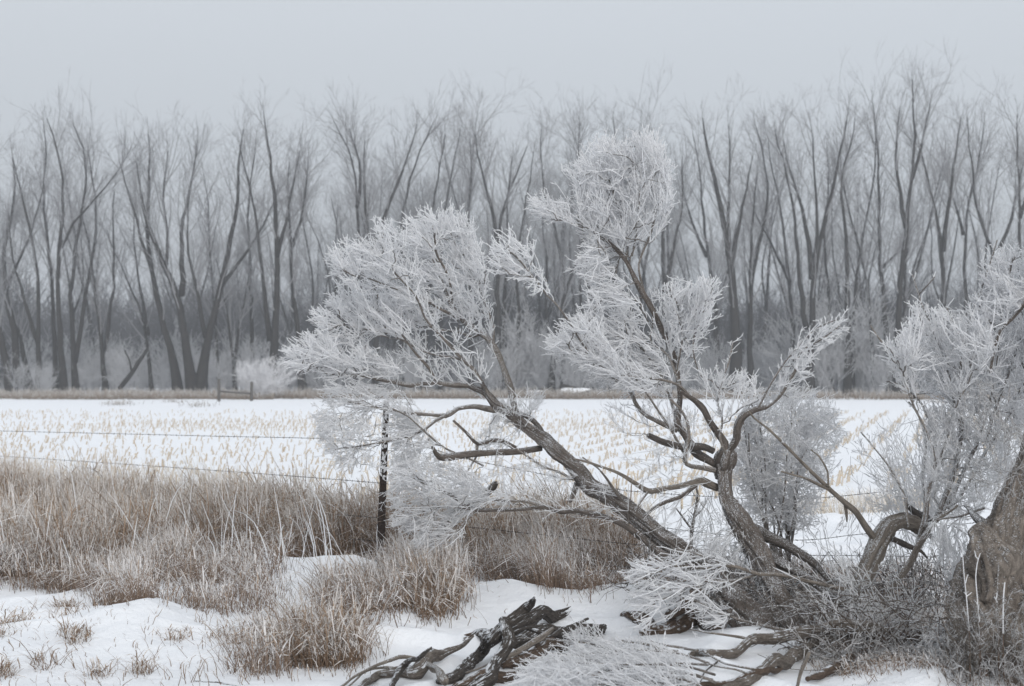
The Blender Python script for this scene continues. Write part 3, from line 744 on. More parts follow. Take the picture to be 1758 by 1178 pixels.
def fill_crown(acc, limbs, poly, n, thick=.3, sweep=(-.5, 0, .5), sk=.5, r=(.0037, .0058), spur=2.2, spur_len=(.03, .085), sub=.6, dmin=.03, maxd=.6, core=None, wob=.03, whip=(.10, .30), dens=1.0):
    """a skeleton of fine stems reaches from the limbs through the volume behind the outline; straight whips fan from it and bear side twigs"""
    poly = np.asarray(poly, float)
    LP = np.concatenate([P for P, _ in limbs]); LD = np.concatenate([norm(np.gradient(P, axis=0)) for P, _ in limbs])
    lx, ly = proj(LP)
    lo, hi = poly.min(0), poly.max(0)
    n0 = max(12, int(n * .17))
    tx, ty = [], []
    while sum(map(len, tx)) < n0:
        a = lo[0] + (hi[0] - lo[0]) * RS.rand(n0 * 3); b = lo[1] + (hi[1] - lo[1]) * RS.rand(n0 * 3)
        k = in_poly(a, b, poly); tx.append(a[k]); ty.append(b[k])
    tx = np.concatenate(tx)[:n0]; ty = np.concatenate(ty)[:n0]
    d2 = (tx[:, None] - lx[None, :]) ** 2 + (ty[:, None] - ly[None, :]) ** 2
    ni = d2.argmin(1); pd = np.sqrt(d2.min(1))
    dep = LP[ni, 1] + np.clip(RS.randn(n0), -2, 2) * np.minimum(thick, .10 + pd / FPX * 9)
    TP = at(tx, ty, dep)
    TP = TP[np.argsort(pd + RS.rand(n0) * 12)]
    m0 = len(LP); K = 5
    NP = np.empty((m0 + n0 * K, 3)); ND = np.empty((m0 + n0 * K, 3)); NO = np.full(m0 + n0 * K, -1)
    NP[:m0] = LP; ND[:m0] = LD; m = m0
    sweep = norm(np.asarray(sweep, float)); paths = []; parent = []
    for T in TP:
        dv = T - NP[:m]; ds = np.sqrt((dv * dv).sum(1)) + 1e-6
        cs = (dv * ND[:m]).sum(1) / ds
        cost = ds * (2.0 - 1.0 * cs); i = int(cost.argmin()); dd = ds[i]
        if dd < dmin or dd > maxd: continue
        disp = dv[i] / dd; e = norm(disp * (1 - sk * .3) + sweep * sk * .5)
        t = np.linspace(0, 1, K + 1)[:, None]
        h = (2 * t ** 3 - 3 * t ** 2 + 1) * NP[i] + (t ** 3 - 2 * t ** 2 + t) * (ND[i] * dd * .4) + (-2 * t ** 3 + 3 * t ** 2) * T + (t ** 3 - t ** 2) * (e * dd * .5)
        h[1:] += RS.randn(K, 3) * dd * wob
        tg = norm(np.gradient(h, axis=0))
        NP[m:m + K] = h[1:]; ND[m:m + K] = tg[1:]; NO[m:m + K] = len(paths)
        parent.append(NO[i]); paths.append(h); m += K
    Pp = np.stack(paths) if paths else np.zeros((0, K + 1, 3)); w = np.ones(len(paths))
    for i in range(len(paths) - 1, -1, -1):
        if parent[i] >= 0: w[parent[i]] += w[i]
    if len(paths):
        R0 = taper(r[0] * .9 + (r[1] - r[0] * .9) * np.clip((w - 1) / 10.0, 0, 1), K + 1, .8, .15)
        big = w >= 3
        if core is not None:
            core.tubes(Pp[big], R0[big] * .95, 4); acc.tubes(Pp[~big], R0[~big], 4)
        else: acc.tubes(Pp, R0, 4)
    # whips
    nx_, ny_ = proj(NP[:m]); ok = in_poly(nx_, ny_, poly); idx = np.where(ok)[0]
    if len(idx) < 5: idx = np.argsort((nx_ - poly[:, 0].mean()) ** 2 + (ny_ - poly[:, 1].mean()) ** 2)[:30]
    nw = int(n * .41 * dens); sel = idx[RS.randint(0, len(idx), nw)]
    T = ND[sel]; D = norm(T * .65 + sweep * (.45 + .7 * sk) + RS.randn(nw, 3) * .46); S = NP[sel]
    L = whip[0] + (whip[1] - whip[0]) * RS.rand(nw)
    lim = 1.0 + .75 * RS.rand(nw) ** 2; good = np.zeros(nw, bool); Lf = np.zeros(nw)
    for f in (1., .85, .7, .55, .4, .28):
        qx, qy = proj(S + D * (L * f / lim)[:, None]); g = in_poly(qx, qy, poly) & ~good
        Lf[g] = L[g] * f; good |= g
    S, D, Lf = S[good], D[good], Lf[good]
    W = grow(S, D, Lf, 6, .10, sweep, .03); acc.tubes(W, taper(r[0] * (.9 + .3 * RS.rand(len(S))), 6, .6, .15), 4)
    tot = Lf.sum(); ns = int(tot * 100 / 8 * spur)
    if ns < 2: return
    def off(P_, c, lens, lo_, hi_, amin, amax, lfun):
        pr = lens / lens.sum(); q = RS.choice(len(P_), c, p=pr); f = lo_ + (hi_ - lo_) * RS.rand(c); n_ = P_.shape[1]
        x = f * (n_ - 1); i = np.minimum(x.astype(int), n_ - 2); ww = (x - i)[:, None]
        s_ = P_[q, i] * (1 - ww) + P_[q, i + 1] * ww; t_ = norm(P_[q, i + 1] - P_[q, i]); a = (amin + (amax - amin) * RS.rand(c))[:, None]
        return s_, norm(t_ * np.cos(a) + rand_perp(t_) * np.sin(a) + sweep * sk * .25), lfun(f, lens[q])
    S, D, L = off(W, ns, Lf, .08, 1, .4, .85, lambda f, l: np.minimum(l * .6, (spur_len[0] + (spur_len[1] - spur_len[0]) * RS.rand(len(f)) ** 1.4) * (1.15 - .6 * f)))
    G = grow(S, D, L, 4, .14, sweep, .05); acc.tubes(G, taper(r[0] * (.72 + .25 * RS.rand(ns)), 4, .6, .18), 3)
    c = int(ns * sub * 2.7)
    if c:
        S, D, L2 = off(G, c, L, .15, .95, .45, .95, lambda f, l: spur_len[0] * (.25 + .55 * RS.rand(len(f))))
        G2 = grow(S, D, L2, 3, .1); acc.tubes(G2, taper(r[0] * (.6 + .2 * RS.rand(c)), 3, .6, .1), 3)

def limb_spurs(acc, P, R, per_m, ln=(.03, .12), r=.0038, f0=.2, up=.3):
    L = np.linalg.norm(np.diff(P, axis=0), axis=1).sum(); c = int(L * per_m)
    if c < 1: return
    S, D, f, _ = sprout(P[None], c, f0, 1, .5, 1.3)
    G = grow(S, D, ln[0] + (ln[1] - ln[0]) * RS.rand(c) ** 1.6, 5, .18, (0, 0, 1), up * .3); acc.tubes(G, taper(np.full(c, r), 5, .7, .2), 3)
    c2 = int(c * 1.5); S, D, f, _ = sprout(G, c2, .2, 1, .4, 1.0)
    G2 = grow(S, D, .015 + .03 * RS.rand(c2), 3, .2); acc.tubes(G2, taper(np.full(c2, r * .85), 3, .8, .2), 3)

def ground_path(pts, lift, step=.03, wob=.3, seed=0):
    """a piece lying on the snow: every point stands over the ground seen just under it; lift in metres (one number or one per point)"""
    pts = np.asarray(pts, float); lf = np.broadcast_to(np.asarray(lift, float), (len(pts),))
    W = []
    for (px, py, w), l in zip(pts, lf):
        d = 9.0
        for _ in range(12):
            r = w / 2 / FPX * d; q = at(px, py, d); z = float(gz(q[0], q[1])) + r * .55 + l
            # move along the view ray until its height equals z
            dr = ray(px, py); dr = dr / dr[1]; d = .5 * d + .5 * (z - CAMH) / dr[2]
        q = at(px, py, d); W.append([*q, w / 2 / FPX * d])
    P, R = kinked(np.array(W), step, seed, .55)
    sl = np.arange(len(P)) * step
    nz = np.stack([vnoise(np.stack([sl * 6 + 10 * k, sl * 0 + seed, sl * 0], -1), seed + k) - .5 for k in range(3)], -1)
    return P + nz * (R * wob * 2)[:, None], R

class Tree:
    def __init__(s, name, px, py, label, cat='tree'):
        g = gp(px, py); s.loc = np.array([g[0], g[1], g[2]]); s.o = empty(name, s.loc, label, cat); s.limbs = {}; s.k = 0
        s.sp = Acc()
    def limb(s, key, pts, d0, d1, mat='limb', name='branch', sides=12, rough=.12, wob=.5, step=.03, twist=0., flute=0., spurs=0, nl=3.0, sl=(.03, .12), label=None):
        lf = 15. if mat in ('deadwood', 'rotten') else 6.
        if d0 == 'ground': pts = [(q[0], q[1], q[2] * .84) for q in pts]; wob = 1.0
        s.k += 1
        if d0 == 'ground': P, R = ground_path(pts, d1, step, wob, s.k)
        else: P, R = px_path(pts, d0, d1, step, wob, s.k)
        a = Acc(); a.limb(P, R, sides, rough, twist, True, s.k, flute, nl, lf)
        o = put(name, a.mesh(name, M[mat], s.loc), s.o, label=label)
        s.limbs[key] = (P, R)
        if spurs: limb_spurs(s.sp, P, R, spurs, sl)
        return o
    def shards(s, key, n=7, ln=(.04, .12), end=-1, mat='palewood'):
        """splintered end of a broken limb"""
        P, R = s.limbs[key]; T = norm(P[end] - P[end - 3] if end < 0 else P[0] - P[3]); c = P[end] if end < 0 else P[0]; r = (R[-4] if end < 0 else R[3])
        a = Acc()
        for k in range(n):
            o = rand_perp(T[None])[0] * r * .8 * RS.rand() ** .5; L = RS.uniform(*ln); d = norm(T + RS.randn(3) * .12)
            a.limb(np.stack([c + o - T * .05, c + o + d * L * .4, c + o + d * L]), np.array([r * .38, r * .26, r * .04]), 6, .25, seed=k, nl=1)
        put('splinters', a.mesh('splinters', M[mat], s.loc), s.o, kind='stuff')
    def crown(s, keys, poly, n, mat='frost', core=True, name='twigs', **kw):
        a = Acc(); c = Acc() if core else None
        fill_crown(a, [s.limbs[k] for k in keys], poly, n, core=c, **kw)
        o = put(name, a.mesh(name, M[mat], s.loc), s.o, kind='stuff')
        if c is not None and c.n: put('twig_stems', c.mesh('twig_stems', M['limb'], s.loc), s.o, kind='stuff')
        return o
    def done(s, mat='frost'):
        if s.sp.n: put('side_twigs', s.sp.mesh('side_twigs', M[mat], s.loc), s.o, kind='stuff')

# ---- the leaning tree
A = Tree('leaning_tree', 1305, 1082, 'rough barked tree leaning far left with white frosted crown over the fence post')
A.limb('trunk', [(1318, 1098, 64), (1300, 1070, 56), (1262, 1030, 50), (1222, 990, 42), (1179, 954, 35), (1136, 924, 32), (1090, 884, 32), (1044, 848, 31), (1014, 832, 27), (989, 802, 24), (953, 774, 23), (928, 756, 22), (892, 728, 18), (873, 707, 15), (852, 695, 13), (834, 673, 11), (806, 662, 9)], 9.25, 10.2, 'bark', 'trunk', 52, .24, .35, .012, twist=1.2, flute=.06, nl=3.4)
A.limb('low_left', [(810, 663, 9.5), (748, 657, 9), (705, 663, 8), (662, 653, 7), (632, 646, 6), (595, 644, 4.5), (560, 640, 3.5), (520, 622, 3)], 10.2, 10.1, spurs=14)
A.limb('up', [(890, 716, 10), (882, 700, 11), (876, 670, 11), (861, 630, 11.5), (855, 612, 11), (838, 581, 10.5), (816, 566, 9), (792, 548, 8), (777, 530, 7), (764, 499, 5), (755, 478, 4), (742, 445, 3)], 10.12, 10.3)
A.limb('up_b', [(792, 548, 5.5), (755, 530, 4.5), (718, 508, 4), (688, 499, 3.2), (650, 485, 2.8), (610, 470, 2.5)], 10.25, 10.0)
A.limb('up_c', [(834, 570, 5), (810, 578, 5), (786, 569, 4.5), (755, 566, 4), (712, 551, 3.2), (670, 535, 3), (620, 535, 2.6)], 10.28, 10.5)
A.limb('up_d', [(846, 590, 6), (846, 562, 5), (832, 523, 4.5), (822, 493, 4), (804, 462, 3.5), (785, 430, 3), (773, 400, 2.6)], 10.25, 10.45)
A.limb('up_e', [(777, 530, 5), (773, 493, 4.2), (764, 462, 4), (749, 435, 3.4), (745, 400, 3)], 10.3, 10.1)
A.limb('mid', [(842, 684, 8), (825, 652, 7), (813, 633, 6), (786, 609, 5.5), (755, 575, 5), (731, 548, 4), (721, 523, 4), (709, 502, 3), (680, 470, 3), (655, 440, 2.6)], 10.15, 9.9)
A.limb('mid_b', [(810, 633, 5.5), (792, 618, 5), (755, 611, 5), (725, 603, 4.5), (694, 585, 4), (670, 572, 3.5), (645, 568, 3), (600, 560, 2.6)], 10.1, 10.3)
A.limb('mid_c', [(749, 655, 5), (737, 633, 4.5), (718, 612, 4), (706, 597, 3.5), (690, 575, 3)], 10.18, 10.0)
A.limb('arm', [(853, 704, 11), (815, 699, 8), (784, 702, 7.5), (766, 713, 8), (723, 712, 6), (671, 704, 5), (641, 698, 4), (600, 690, 3)], 10.15, 9.8, spurs=16)
A.limb('arm_b', [(766, 713, 5.5), (748, 722, 5), (729, 738, 4.2), (699, 750, 4), (662, 759, 3.6), (607, 768, 3), (575, 772, 2.5)], 9.95, 9.6, spurs=18)
A.limb('arm_c', [(830, 800, 3), (800, 785, 3.4), (760, 768, 3.4), (730, 742, 3), (700, 715, 2.6), (670, 700, 2.4)], 9.9, 9.7, spurs=14)
A.limb('stub', [(930, 769, 11), (900, 773, 11), (846, 777, 11), (800, 783, 11.5), (763, 788, 12), (752, 784, 9), (742, 766, 5)], 10.05, 9.75, 'bark', sides=16)
A.limb('stub_b', [(885, 770, 8), (864, 757, 7), (846, 754, 7), (821, 762, 6.5), (803, 744, 5), (778, 722, 4)], 10.0, 9.9, 'bark', spurs=8)
A.limb('stub_c', [(819, 763, 5), (818, 783, 4), (808, 800, 3.4), (798, 816, 3)], 9.95, 9.9, spurs=10)
A.limb('loop', [(888, 709, 7), (906, 716, 9), (922, 732, 9), (934, 753, 9), (948, 772, 8)], 10.14, 10.02, 'bark')
A.limb('under', [(1150, 938, 10), (1110, 925, 10), (1085, 910, 10), (1063, 899, 9.5), (1029, 883, 9), (989, 877, 7.5), (965, 880, 8), (931, 872, 8), (861, 875, 6.5), (809, 875, 5.5), (788, 860, 5), (766, 845, 4.5), (729, 829, 3.8), (700, 815, 3)], 9.6, 9.5, 'bark', sides=14, spurs=10)
A.limb('under_b', [(809, 875, 4), (780, 870, 3.5), (745, 872, 3), (710, 885, 2.6)], 9.5, 9.5, spurs=16)
A.limb('under_c', [(815, 878, 3.5), (800, 895, 3.2), (785, 915, 3), (765, 925, 2.4)], 9.5, 9.45, spurs=16)
A.limb('under_d', [(935, 872, 5), (905, 862, 4.4), (870, 861, 4), (830, 858, 3), (800, 868, 3)], 9.56, 9.5, spurs=20)
A.limb('prop', [(1178, 968, 12), (1140, 952, 13), (1121, 942, 12), (1104, 925, 12), (1095, 915, 9)], 9.5, 9.55, 'bark', sides=14)
A.limb('fine', [(983, 823, 5), (960, 810, 4.4), (931, 800, 4), (905, 783, 3.4), (885, 770, 3)], 9.9, 9.8, spurs=14)
A.limb('fine_b', [(990, 830, 10), (985, 845, 9), (978, 862, 5)], 9.9, 9.85, 'bark')
A.limb('fine_c', [(1085, 880, 4), (1062, 850, 3.6), (1045, 825, 3.2), (1028, 805, 2.6), (1000, 785, 2.2)], 9.7, 9.6, spurs=10)
A.limb('fine_d', [(1080, 872, 4), (1062, 852, 3.5), (1030, 808, 3)], 9.72, 9.5)
POLY_A1 = [(487, 607), (520, 580), (560, 570), (600, 575), (640, 590), (690, 618), (708, 648), (650, 650), (600, 652), (545, 648), (505, 640)]
POLY_A2 = [(545, 578), (538, 530), (580, 510), (600, 492), (570, 470), (572, 422), (610, 418), (650, 412), (645, 392), (672, 382), (690, 400), (695, 377), (740, 368), (780, 364), (815, 377), (820, 402), (832, 440), (840, 480), (842, 540), (826, 560), (790, 566), (760, 560), (735, 585), (700, 590), (650, 592), (600, 582)]
A.crown(['low_left', 'mid_b', 'mid_c'], POLY_A1, 760, thick=.22, sweep=(-.9, 0, .25), sk=.55)
A.crown(['up', 'up_b', 'up_c', 'up_d', 'up_e', 'mid', 'mid_b', 'mid_c'], POLY_A2, 2700, thick=.30, sweep=(-.6, 0, .65), sk=.6)
A.crown(['up', 'up_d'], [(838, 480), (848, 560), (858, 600), (850, 640), (838, 600), (828, 560)], 60, thick=.15, sweep=(-.1, 0, .9))
A.crown(['mid', 'mid_b', 'up', 'low_left'], [(700, 580), (830, 555), (856, 640), (835, 690), (740, 665), (650, 650)], 260, thick=.3, sweep=(-.3, 0, .9), spur=2.0)
POLY_A3 = [(560, 662), (600, 652), (680, 660), (720, 690), (745, 740), (770, 790), (715, 830), (674, 824), (673, 700), (650, 690), (646, 805), (575, 800), (546, 745), (552, 690)]
A.crown(['arm', 'arm_b', 'arm_c', 'low_left'], POLY_A3, 1000, 'frost_thin', thick=.45, sweep=(-.9, 0, -.05), sk=.4, r=(.0027, .0036), spur=3.0, spur_len=(.03, .08), sub=.6)
POLY_A4 = [(672, 800), (690, 790), (760, 790), (830, 815), (880, 840), (880, 868), (800, 885), (800, 925), (755, 940), (720, 948), (690, 905), (676, 900), (674, 850)]
A.crown(['under', 'under_b', 'under_c', 'under_d', 'arm_c'], POLY_A4, 1150, 'frost_thin', thick=.40, sweep=(-.9, 0, -.1), sk=.4, r=(.0027, .0036), spur=3.0, spur_len=(.025, .07), sub=.6)
A.crown(['fine', 'stub', 'under', 'fine_c'], [(740, 790), (880, 780), (990, 800), (1080, 850), (1080, 900), (960, 890), (860, 860)], 300, 'frost_thin', thick=.4, sweep=(-.6, 0, .1), sk=.3, r=(.0022, .0036), spur=1.6)
A.crown(['trunk', 'loop'], [(860, 690), (900, 672), (935, 668), (935, 700), (900, 740), (850, 790), (810, 760), (840, 720)], 330, 'frost_thin', thick=.5, sweep=(.1, .6, .4), sk=.3, r=(.0022, .0034), spur=2.6)
A.done()

# ---- the upright broken headed tree
B = Tree('broken_headed_tree', 1362, 1092, 'twisted tree in the middle with a knotty broken head and tall white frosted crown')
B.limb('trunk', [(1372, 1100, 46), (1364, 1079, 42), (1352, 1051, 42), (1333, 1023, 40), (1316, 990, 36), (1295, 941, 34), (1273, 906, 34), (1256, 876, 28), (1245, 854, 26), (1245, 827, 25), (1246, 805, 27), (1244, 786, 26), (1243, 776, 16)], 9.2, 9.75, 'bark', 'trunk', 52, .27, .35, .012, twist=2.2, flute=.07, nl=3.2)
B.limb('leg', [(1283, 900, 15), (1295, 908, 18), (1322, 922, 19), (1349, 938, 18), (1376, 955, 15), (1400, 973, 13), (1432, 1002, 12), (1470, 1045, 12)], 9.7, 9.3, 'bark_dark', 'trunk', 22, .15, twist=1.0, step=.015)
B.limb('leg2', [(1302, 940, 16), (1335, 965, 18), (1362, 981, 16), (1400, 1002, 14), (1445, 1040, 14)], 9.55, 9.2, 'bark_dark', 'trunk', 20, .15, step=.015)
B.limb('leg3', [(1262, 860, 10), (1268, 885, 12), (1280, 905, 12)], 9.85, 9.7, 'bark')
B.limb('knot', [(1238, 822, 20), (1240, 806, 30), (1243, 792, 34), (1247, 778, 28), (1252, 768, 14)], 9.70, 9.72, 'bark', sides=28, rough=.40, step=.01)
B.limb('m1', [(1232, 800, 12), (1213, 789, 13), (1191, 775, 15), (1175, 748, 12), (1161, 729, 12), (1163, 707, 11), (1167, 680, 9.5), (1166, 661, 9), (1158, 617, 8.5), (1133, 558, 8.5), (1112, 520, 8.5), (1095, 487, 8), (1074, 449, 7), (1057, 427, 6), (1030, 402, 5), (1000, 386, 4), (960, 374, 3.4), (935, 358, 2.8)], 9.72, 10.0, 'bark', sides=18, wob=.4, step=.02)
B.limb('m1b', [(1106, 508, 5.5), (1104, 495, 5), (1095, 457, 4.2), (1113, 412, 4.2), (1122, 382, 4), (1126, 353, 3.4), (1119, 323, 3), (1115, 285, 2.6)], 9.95, 9.85)
B.limb('m1c', [(1074, 449, 5), (1078, 415, 4.2), (1068, 380, 3.6), (1052, 330, 3), (1040, 290, 2.6)], 9.97, 10.1)
B.limb('m1d', [(1085, 440, 4), (1092, 400, 3.6), (1097, 340, 3), (1090, 280, 2.6), (1100, 250, 2.4)], 9.95, 9.9)
B.limb('m1e', [(1074, 410, 4), (1088, 392, 3), (1096, 368, 2.6), (1098, 330, 2.2)], 9.8, 9.7)
B.limb('m2', [(1163, 739, 8), (1132, 726, 7.5), (1107, 713, 6.5), (1090, 692, 6), (1079, 668, 5.5), (1036, 634, 5), (1014, 612, 4), (985, 597, 3)], 9.75, 9.6, spurs=10)
B.limb('m3', [(1225, 775, 10), (1210, 768, 11), (1197, 767, 12), (1172, 767, 11), (1140, 759, 10.5), (1112, 747, 8)], 9.66, 9.55, 'bark_dark', sides=14)
B.limb('m4', [(1242, 785, 12), (1246, 762, 13), (1235, 742, 12), (1218, 721, 11), (1205, 699, 10), (1186, 683, 7.5), (1168, 672, 6)], 9.7, 9.6, 'bark', sides=14)
B.limb('m4b', [(1186, 683, 6), (1166, 661, 5), (1140, 652, 4.5), (1100, 648, 4), (1062, 645, 3)], 9.62, 9.45, spurs=16)
B.limb('m4c', [(1218, 721, 6), (1195, 690, 5.5), (1172, 668, 5), (1160, 640, 4.5), (1148, 610, 4), (1120, 590, 3.2)], 9.65, 9.75, spurs=8)
B.limb('m4d', [(1160, 715, 5), (1150, 680, 4.5), (1138, 650, 4), (1110, 610, 3.2), (1080, 570, 2.8)], 9.8, 9.9, spurs=8)
B.limb('m5', [(1244, 786, 13), (1252, 772, 14), (1262, 756, 15), (1262, 737, 14), (1273, 718, 13), (1295, 704, 11), (1316, 699, 7)], 9.7, 9.6, 'bark', sides=16)
B.limb('m5b', [(1312, 702, 5), (1330, 690, 6), (1345, 672, 7), (1362, 639, 8), (1372, 607, 6), (1385, 595, 5), (1405, 585, 4), (1425, 572, 3), (1443, 558, 2.5)], 9.6, 9.5, spurs=26, sl=(.03, .09))
B.limb('m5c', [(1300, 704, 4), (1320, 665, 3.4), (1345, 625, 3), (1368, 598, 2.6), (1400, 565, 2.4), (1438, 548, 2.2)], 9.6, 9.45, spurs=34, sl=(.03, .08))
B.limb('m6', [(1228, 808, 8), (1213, 805, 8), (1186, 802, 6.5), (1175, 794, 6.5), (1178, 772, 6.5), (1183, 748, 6.5), (1180, 721, 5.5), (1168, 702, 5), (1150, 685, 4)], 9.62, 9.5, spurs=6)
B.limb('m7', [(1232, 838, 12), (1218, 833, 12), (1202, 828, 13), (1186, 831, 10), (1159, 838, 8), (1115, 843, 8), (1093, 832, 7), (1050, 808, 5.5), (1015, 795, 4), (985, 788, 3)], 9.7, 9.4, 'palewood', sides=14, spurs=6)
B.limb('m7b', [(1195, 832, 8), (1186, 840, 7.5), (1170, 851, 7), (1140, 862, 6.5), (1121, 873, 6), (1105, 888, 5)], 9.65, 9.6, 'bark', spurs=6)
B.limb('m7c', [(1112, 845, 4.5), (1102, 858, 4.5), (1092, 874, 3.5)], 9.45, 9.4)
B.limb('m8', [(1246, 780, 4), (1235, 750, 4), (1240, 720, 4), (1232, 690, 3.4), (1240, 650, 3), (1252, 620, 3), (1258, 588, 2.6)], 9.6, 9.55, spurs=22, sl=(.03, .09))
B.limb('m9', [(1215, 660, 3.4), (1200, 640, 3), (1190, 600, 3), (1195, 560, 2.8), (1215, 520, 2.6), (1225, 492, 2.4)], 9.7, 9.65, spurs=14)
B.limb('m9b', [(1160, 640, 4), (1168, 605, 3.6), (1172, 570, 3), (1165, 530, 2.6), (1150, 495, 2.4)], 9.78, 9.8)
B.limb('m10', [(1036, 634, 3.5), (1000, 590, 3.2), (975, 550, 3.2), (955, 522, 3), (940, 508, 3), (915, 475, 2.8), (890, 445, 2.6), (868, 425, 2.4)], 9.62, 9.5)
B.limb('m11', [(1175, 780, 5), (1130, 700, 0), (1128, 690, 0)][:1] + [(1150, 735, 4), (1120, 690, 3.4), (1098, 660, 3), (1085, 640, 2.6)], 9.66, 9.5, spurs=18)
TOP = [(975, 292), (1000, 268), (1015, 250), (1045, 240), (1068, 255), (1085, 230), (1125, 236), (1142, 270), (1156, 310), (1162, 345), (1140, 392), (1105, 432), (1066, 442), (1034, 432), (1012, 404), (990, 388), (985, 345), (990, 320)]
B.crown(['m1', 'm1b', 'm1c', 'm1d', 'm1e'], TOP, 2100, thick=.28, sweep=(-.1, 0, .95), sk=.6)
B.crown(['m1'], [(912, 342), (940, 337), (972, 347), (1000, 360), (1010, 392), (980, 388), (920, 370)], 300, thick=.15, sweep=(-.8, 0, .35), sk=.5)
B.crown(['m1', 'm1c'], [(975, 452), (1000, 440), (1000, 400), (1030, 405), (1060, 430), (1092, 482), (1075, 505), (1040, 500), (1008, 480)], 330, thick=.2, sweep=(-.9, 0, .1), sk=.5)
B.crown(['m1', 'm2', 'm4b', 'm4d', 'm4c'], [(938, 602), (960, 572), (1000, 532), (1010, 492), (1075, 490), (1110, 530), (1140, 580), (1158, 640), (1150, 690), (1120, 680), (1085, 680), (1030, 650), (980, 622)], 1600, thick=.30, sweep=(-.85, 0, .35), sk=.5)
B.crown(['m1', 'm9', 'm9b'], [(1112, 502), (1150, 482), (1172, 500), (1190, 490), (1230, 482), (1226, 540), (1205, 590), (1180, 640), (1165, 680), (1155, 620), (1130, 555)], 640, thick=.25, sweep=(.2, 0, .95), sk=.5, spur=2.4)
B.crown(['m10'], [(838, 462), (845, 422), (870, 400), (900, 394), (918, 425), (945, 500), (946, 515), (920, 505), (880, 478), (850, 480)], 230, thick=.14, sweep=(-.75, 0, .5), sk=.5, spur=2.6)
B.crown(['m8', 'm4', 'm5', 'm9'], [(1185, 625), (1215, 640), (1250, 650), (1285, 640), (1312, 690), (1290, 705), (1240, 730), (1205, 690)], 260, thick=.3, sweep=(.1, 0, .95), sk=.5, spur=2.4)
B.crown(['m5b', 'm5c'], [(1318, 690), (1340, 640), (1365, 595), (1410, 560), (1448, 548), (1448, 575), (1405, 605), (1385, 650), (1400, 690), (1370, 680)], 280, thick=.14, sweep=(.4, 0, .6), sk=.3, spur=2.2)
B.crown(['m6', 'm1', 'm3', 'm11', 'm2'], [(1040, 690), (1110, 680), (1230, 720), (1235, 780), (1150, 830), (1060, 800), (1040, 740)], 260, 'frost_thin', thick=.4, sweep=(-.2, 0, .6), sk=.3, r=(.0022, .0034), spur=1.4)
B.crown(['m7', 'm7b', 'trunk'], [(1090, 800), (1240, 820), (1260, 930), (1200, 940), (1110, 900)], 200, 'frost_thin', thick=.3, sweep=(-.3, 0, -.3), sk=.3, r=(.002, .0032), spur=1.4)
# rime curtain under the bend of the trunk
B.crown(['trunk'], [(1190, 915), (1270, 900), (1300, 940), (1290, 985), (1250, 970), (1200, 950)], 260, 'frost_thin', thick=.2, sweep=(-.2, -.1, -.95), sk=.7, r=(.0022, .0032), spur=2.2)
# low sprays reaching left in front of the trunks
B.limb('s1', [(1452, 1012, 7), (1392, 999, 7.5), (1333, 987, 8), (1300, 986, 7), (1272, 976, 6), (1250, 971, 5), (1215, 975, 4), (1175, 972, 3.4), (1130, 975, 3), (1095, 985, 2.5)], 9.0, 8.8, 'palewood', sides=10, spurs=16)
B.limb('s2', [(1300, 986, 5), (1262, 995, 4.2), (1215, 1000, 3.6), (1170, 1015, 3.2), (1125, 1035, 3), (1095, 1060, 2.5)], 8.95, 8.75, spurs=20)
B.limb('s3', [(1262, 978, 4.5), (1225, 962, 3.6), (1185, 948, 3), (1160, 942, 2.6)], 8.9, 8.85, spurs=16)
B.limb('s4', [(1350, 1082, 6), (1310, 1074, 5), (1265, 1062, 4), (1225, 1048, 3.4), (1190, 1030, 3), (1180, 1022, 2.5)], 8.85, 8.75, spurs=12)
B.crown(['s1', 's2', 's3'], [(1075, 978), (1110, 952), (1180, 943), (1250, 955), (1300, 985), (1240, 1015), (1190, 1035), (1140, 1070), (1105, 1085), (1085, 1045)], 520, thick=.22, sweep=(-.9, -.1, -.1), sk=.5, spur=1.5, spur_len=(.03, .09), sub=.5)
B.crown(['s4'], [(1175, 1025), (1200, 1015), (1240, 1035), (1285, 1065), (1250, 1080), (1200, 1072)], 150, thick=.12, sweep=(-.9, 0, .05), sk=.5, spur=1.5, sub=.5)
B.done()

# ---- the heavy old tree at the right edge
C_ = Tree('old_tree', 1712, 1178, 'massive old twisted trunk at the right edge with shaggy furrowed bark')
C_.limb('trunk', [(1712, 1200, 150), (1706, 1130, 128), (1702, 1060, 112), (1700, 985, 96), (1713, 925, 66), (1735, 880, 54), (1756, 830, 46), (1776, 770, 42), (1792, 700, 38), (1806, 620, 34), (1822, 520, 28), (1844, 420, 22)], 7.98, 8.8, 'bark_old', 'trunk', 84, .26, .2, .011, twist=1.8, flute=.05, nl=4.5)
C_.limb('trunk2', [(1790, 1200, 110), (1772, 1110, 100), (1758, 1030, 84), (1748, 960, 62), (1752, 900, 50), (1766, 850, 46), (1790, 790, 44), (1830, 700, 38)], 7.92, 8.6, 'bark_old', 'trunk', 72, .26, .2, .012, twist=-1.4, flute=.05, nl=4)
C_.limb('burl', [(1672, 905, 24), (1684, 925, 50), (1696, 955, 66), (1702, 990, 64), (1700, 1040, 40)], 8.22, 8.05, 'bark_old', 'burl', 52, .30, .2, .012, nl=4)
C_.limb('root', [(1700, 1090, 70), (1675, 1100, 50), (1655, 1125, 34), (1640, 1150, 24), (1620, 1170, 16)], 7.95, 7.8, 'bark_old', 'root', 36, .3, .3, .015)
C_.limb('snag', [(1700, 905, 16), (1676, 890, 14), (1662, 872, 8), (1655, 868, 4)], 8.3, 8.5, 'bark_dark')
C_.limb('dark', [(1800, 470, 7), (1758, 520, 8), (1735, 548, 7), (1716, 566, 6), (1706, 600, 5), (1700, 640, 5)], 8.9, 8.9, 'bark', spurs=14)
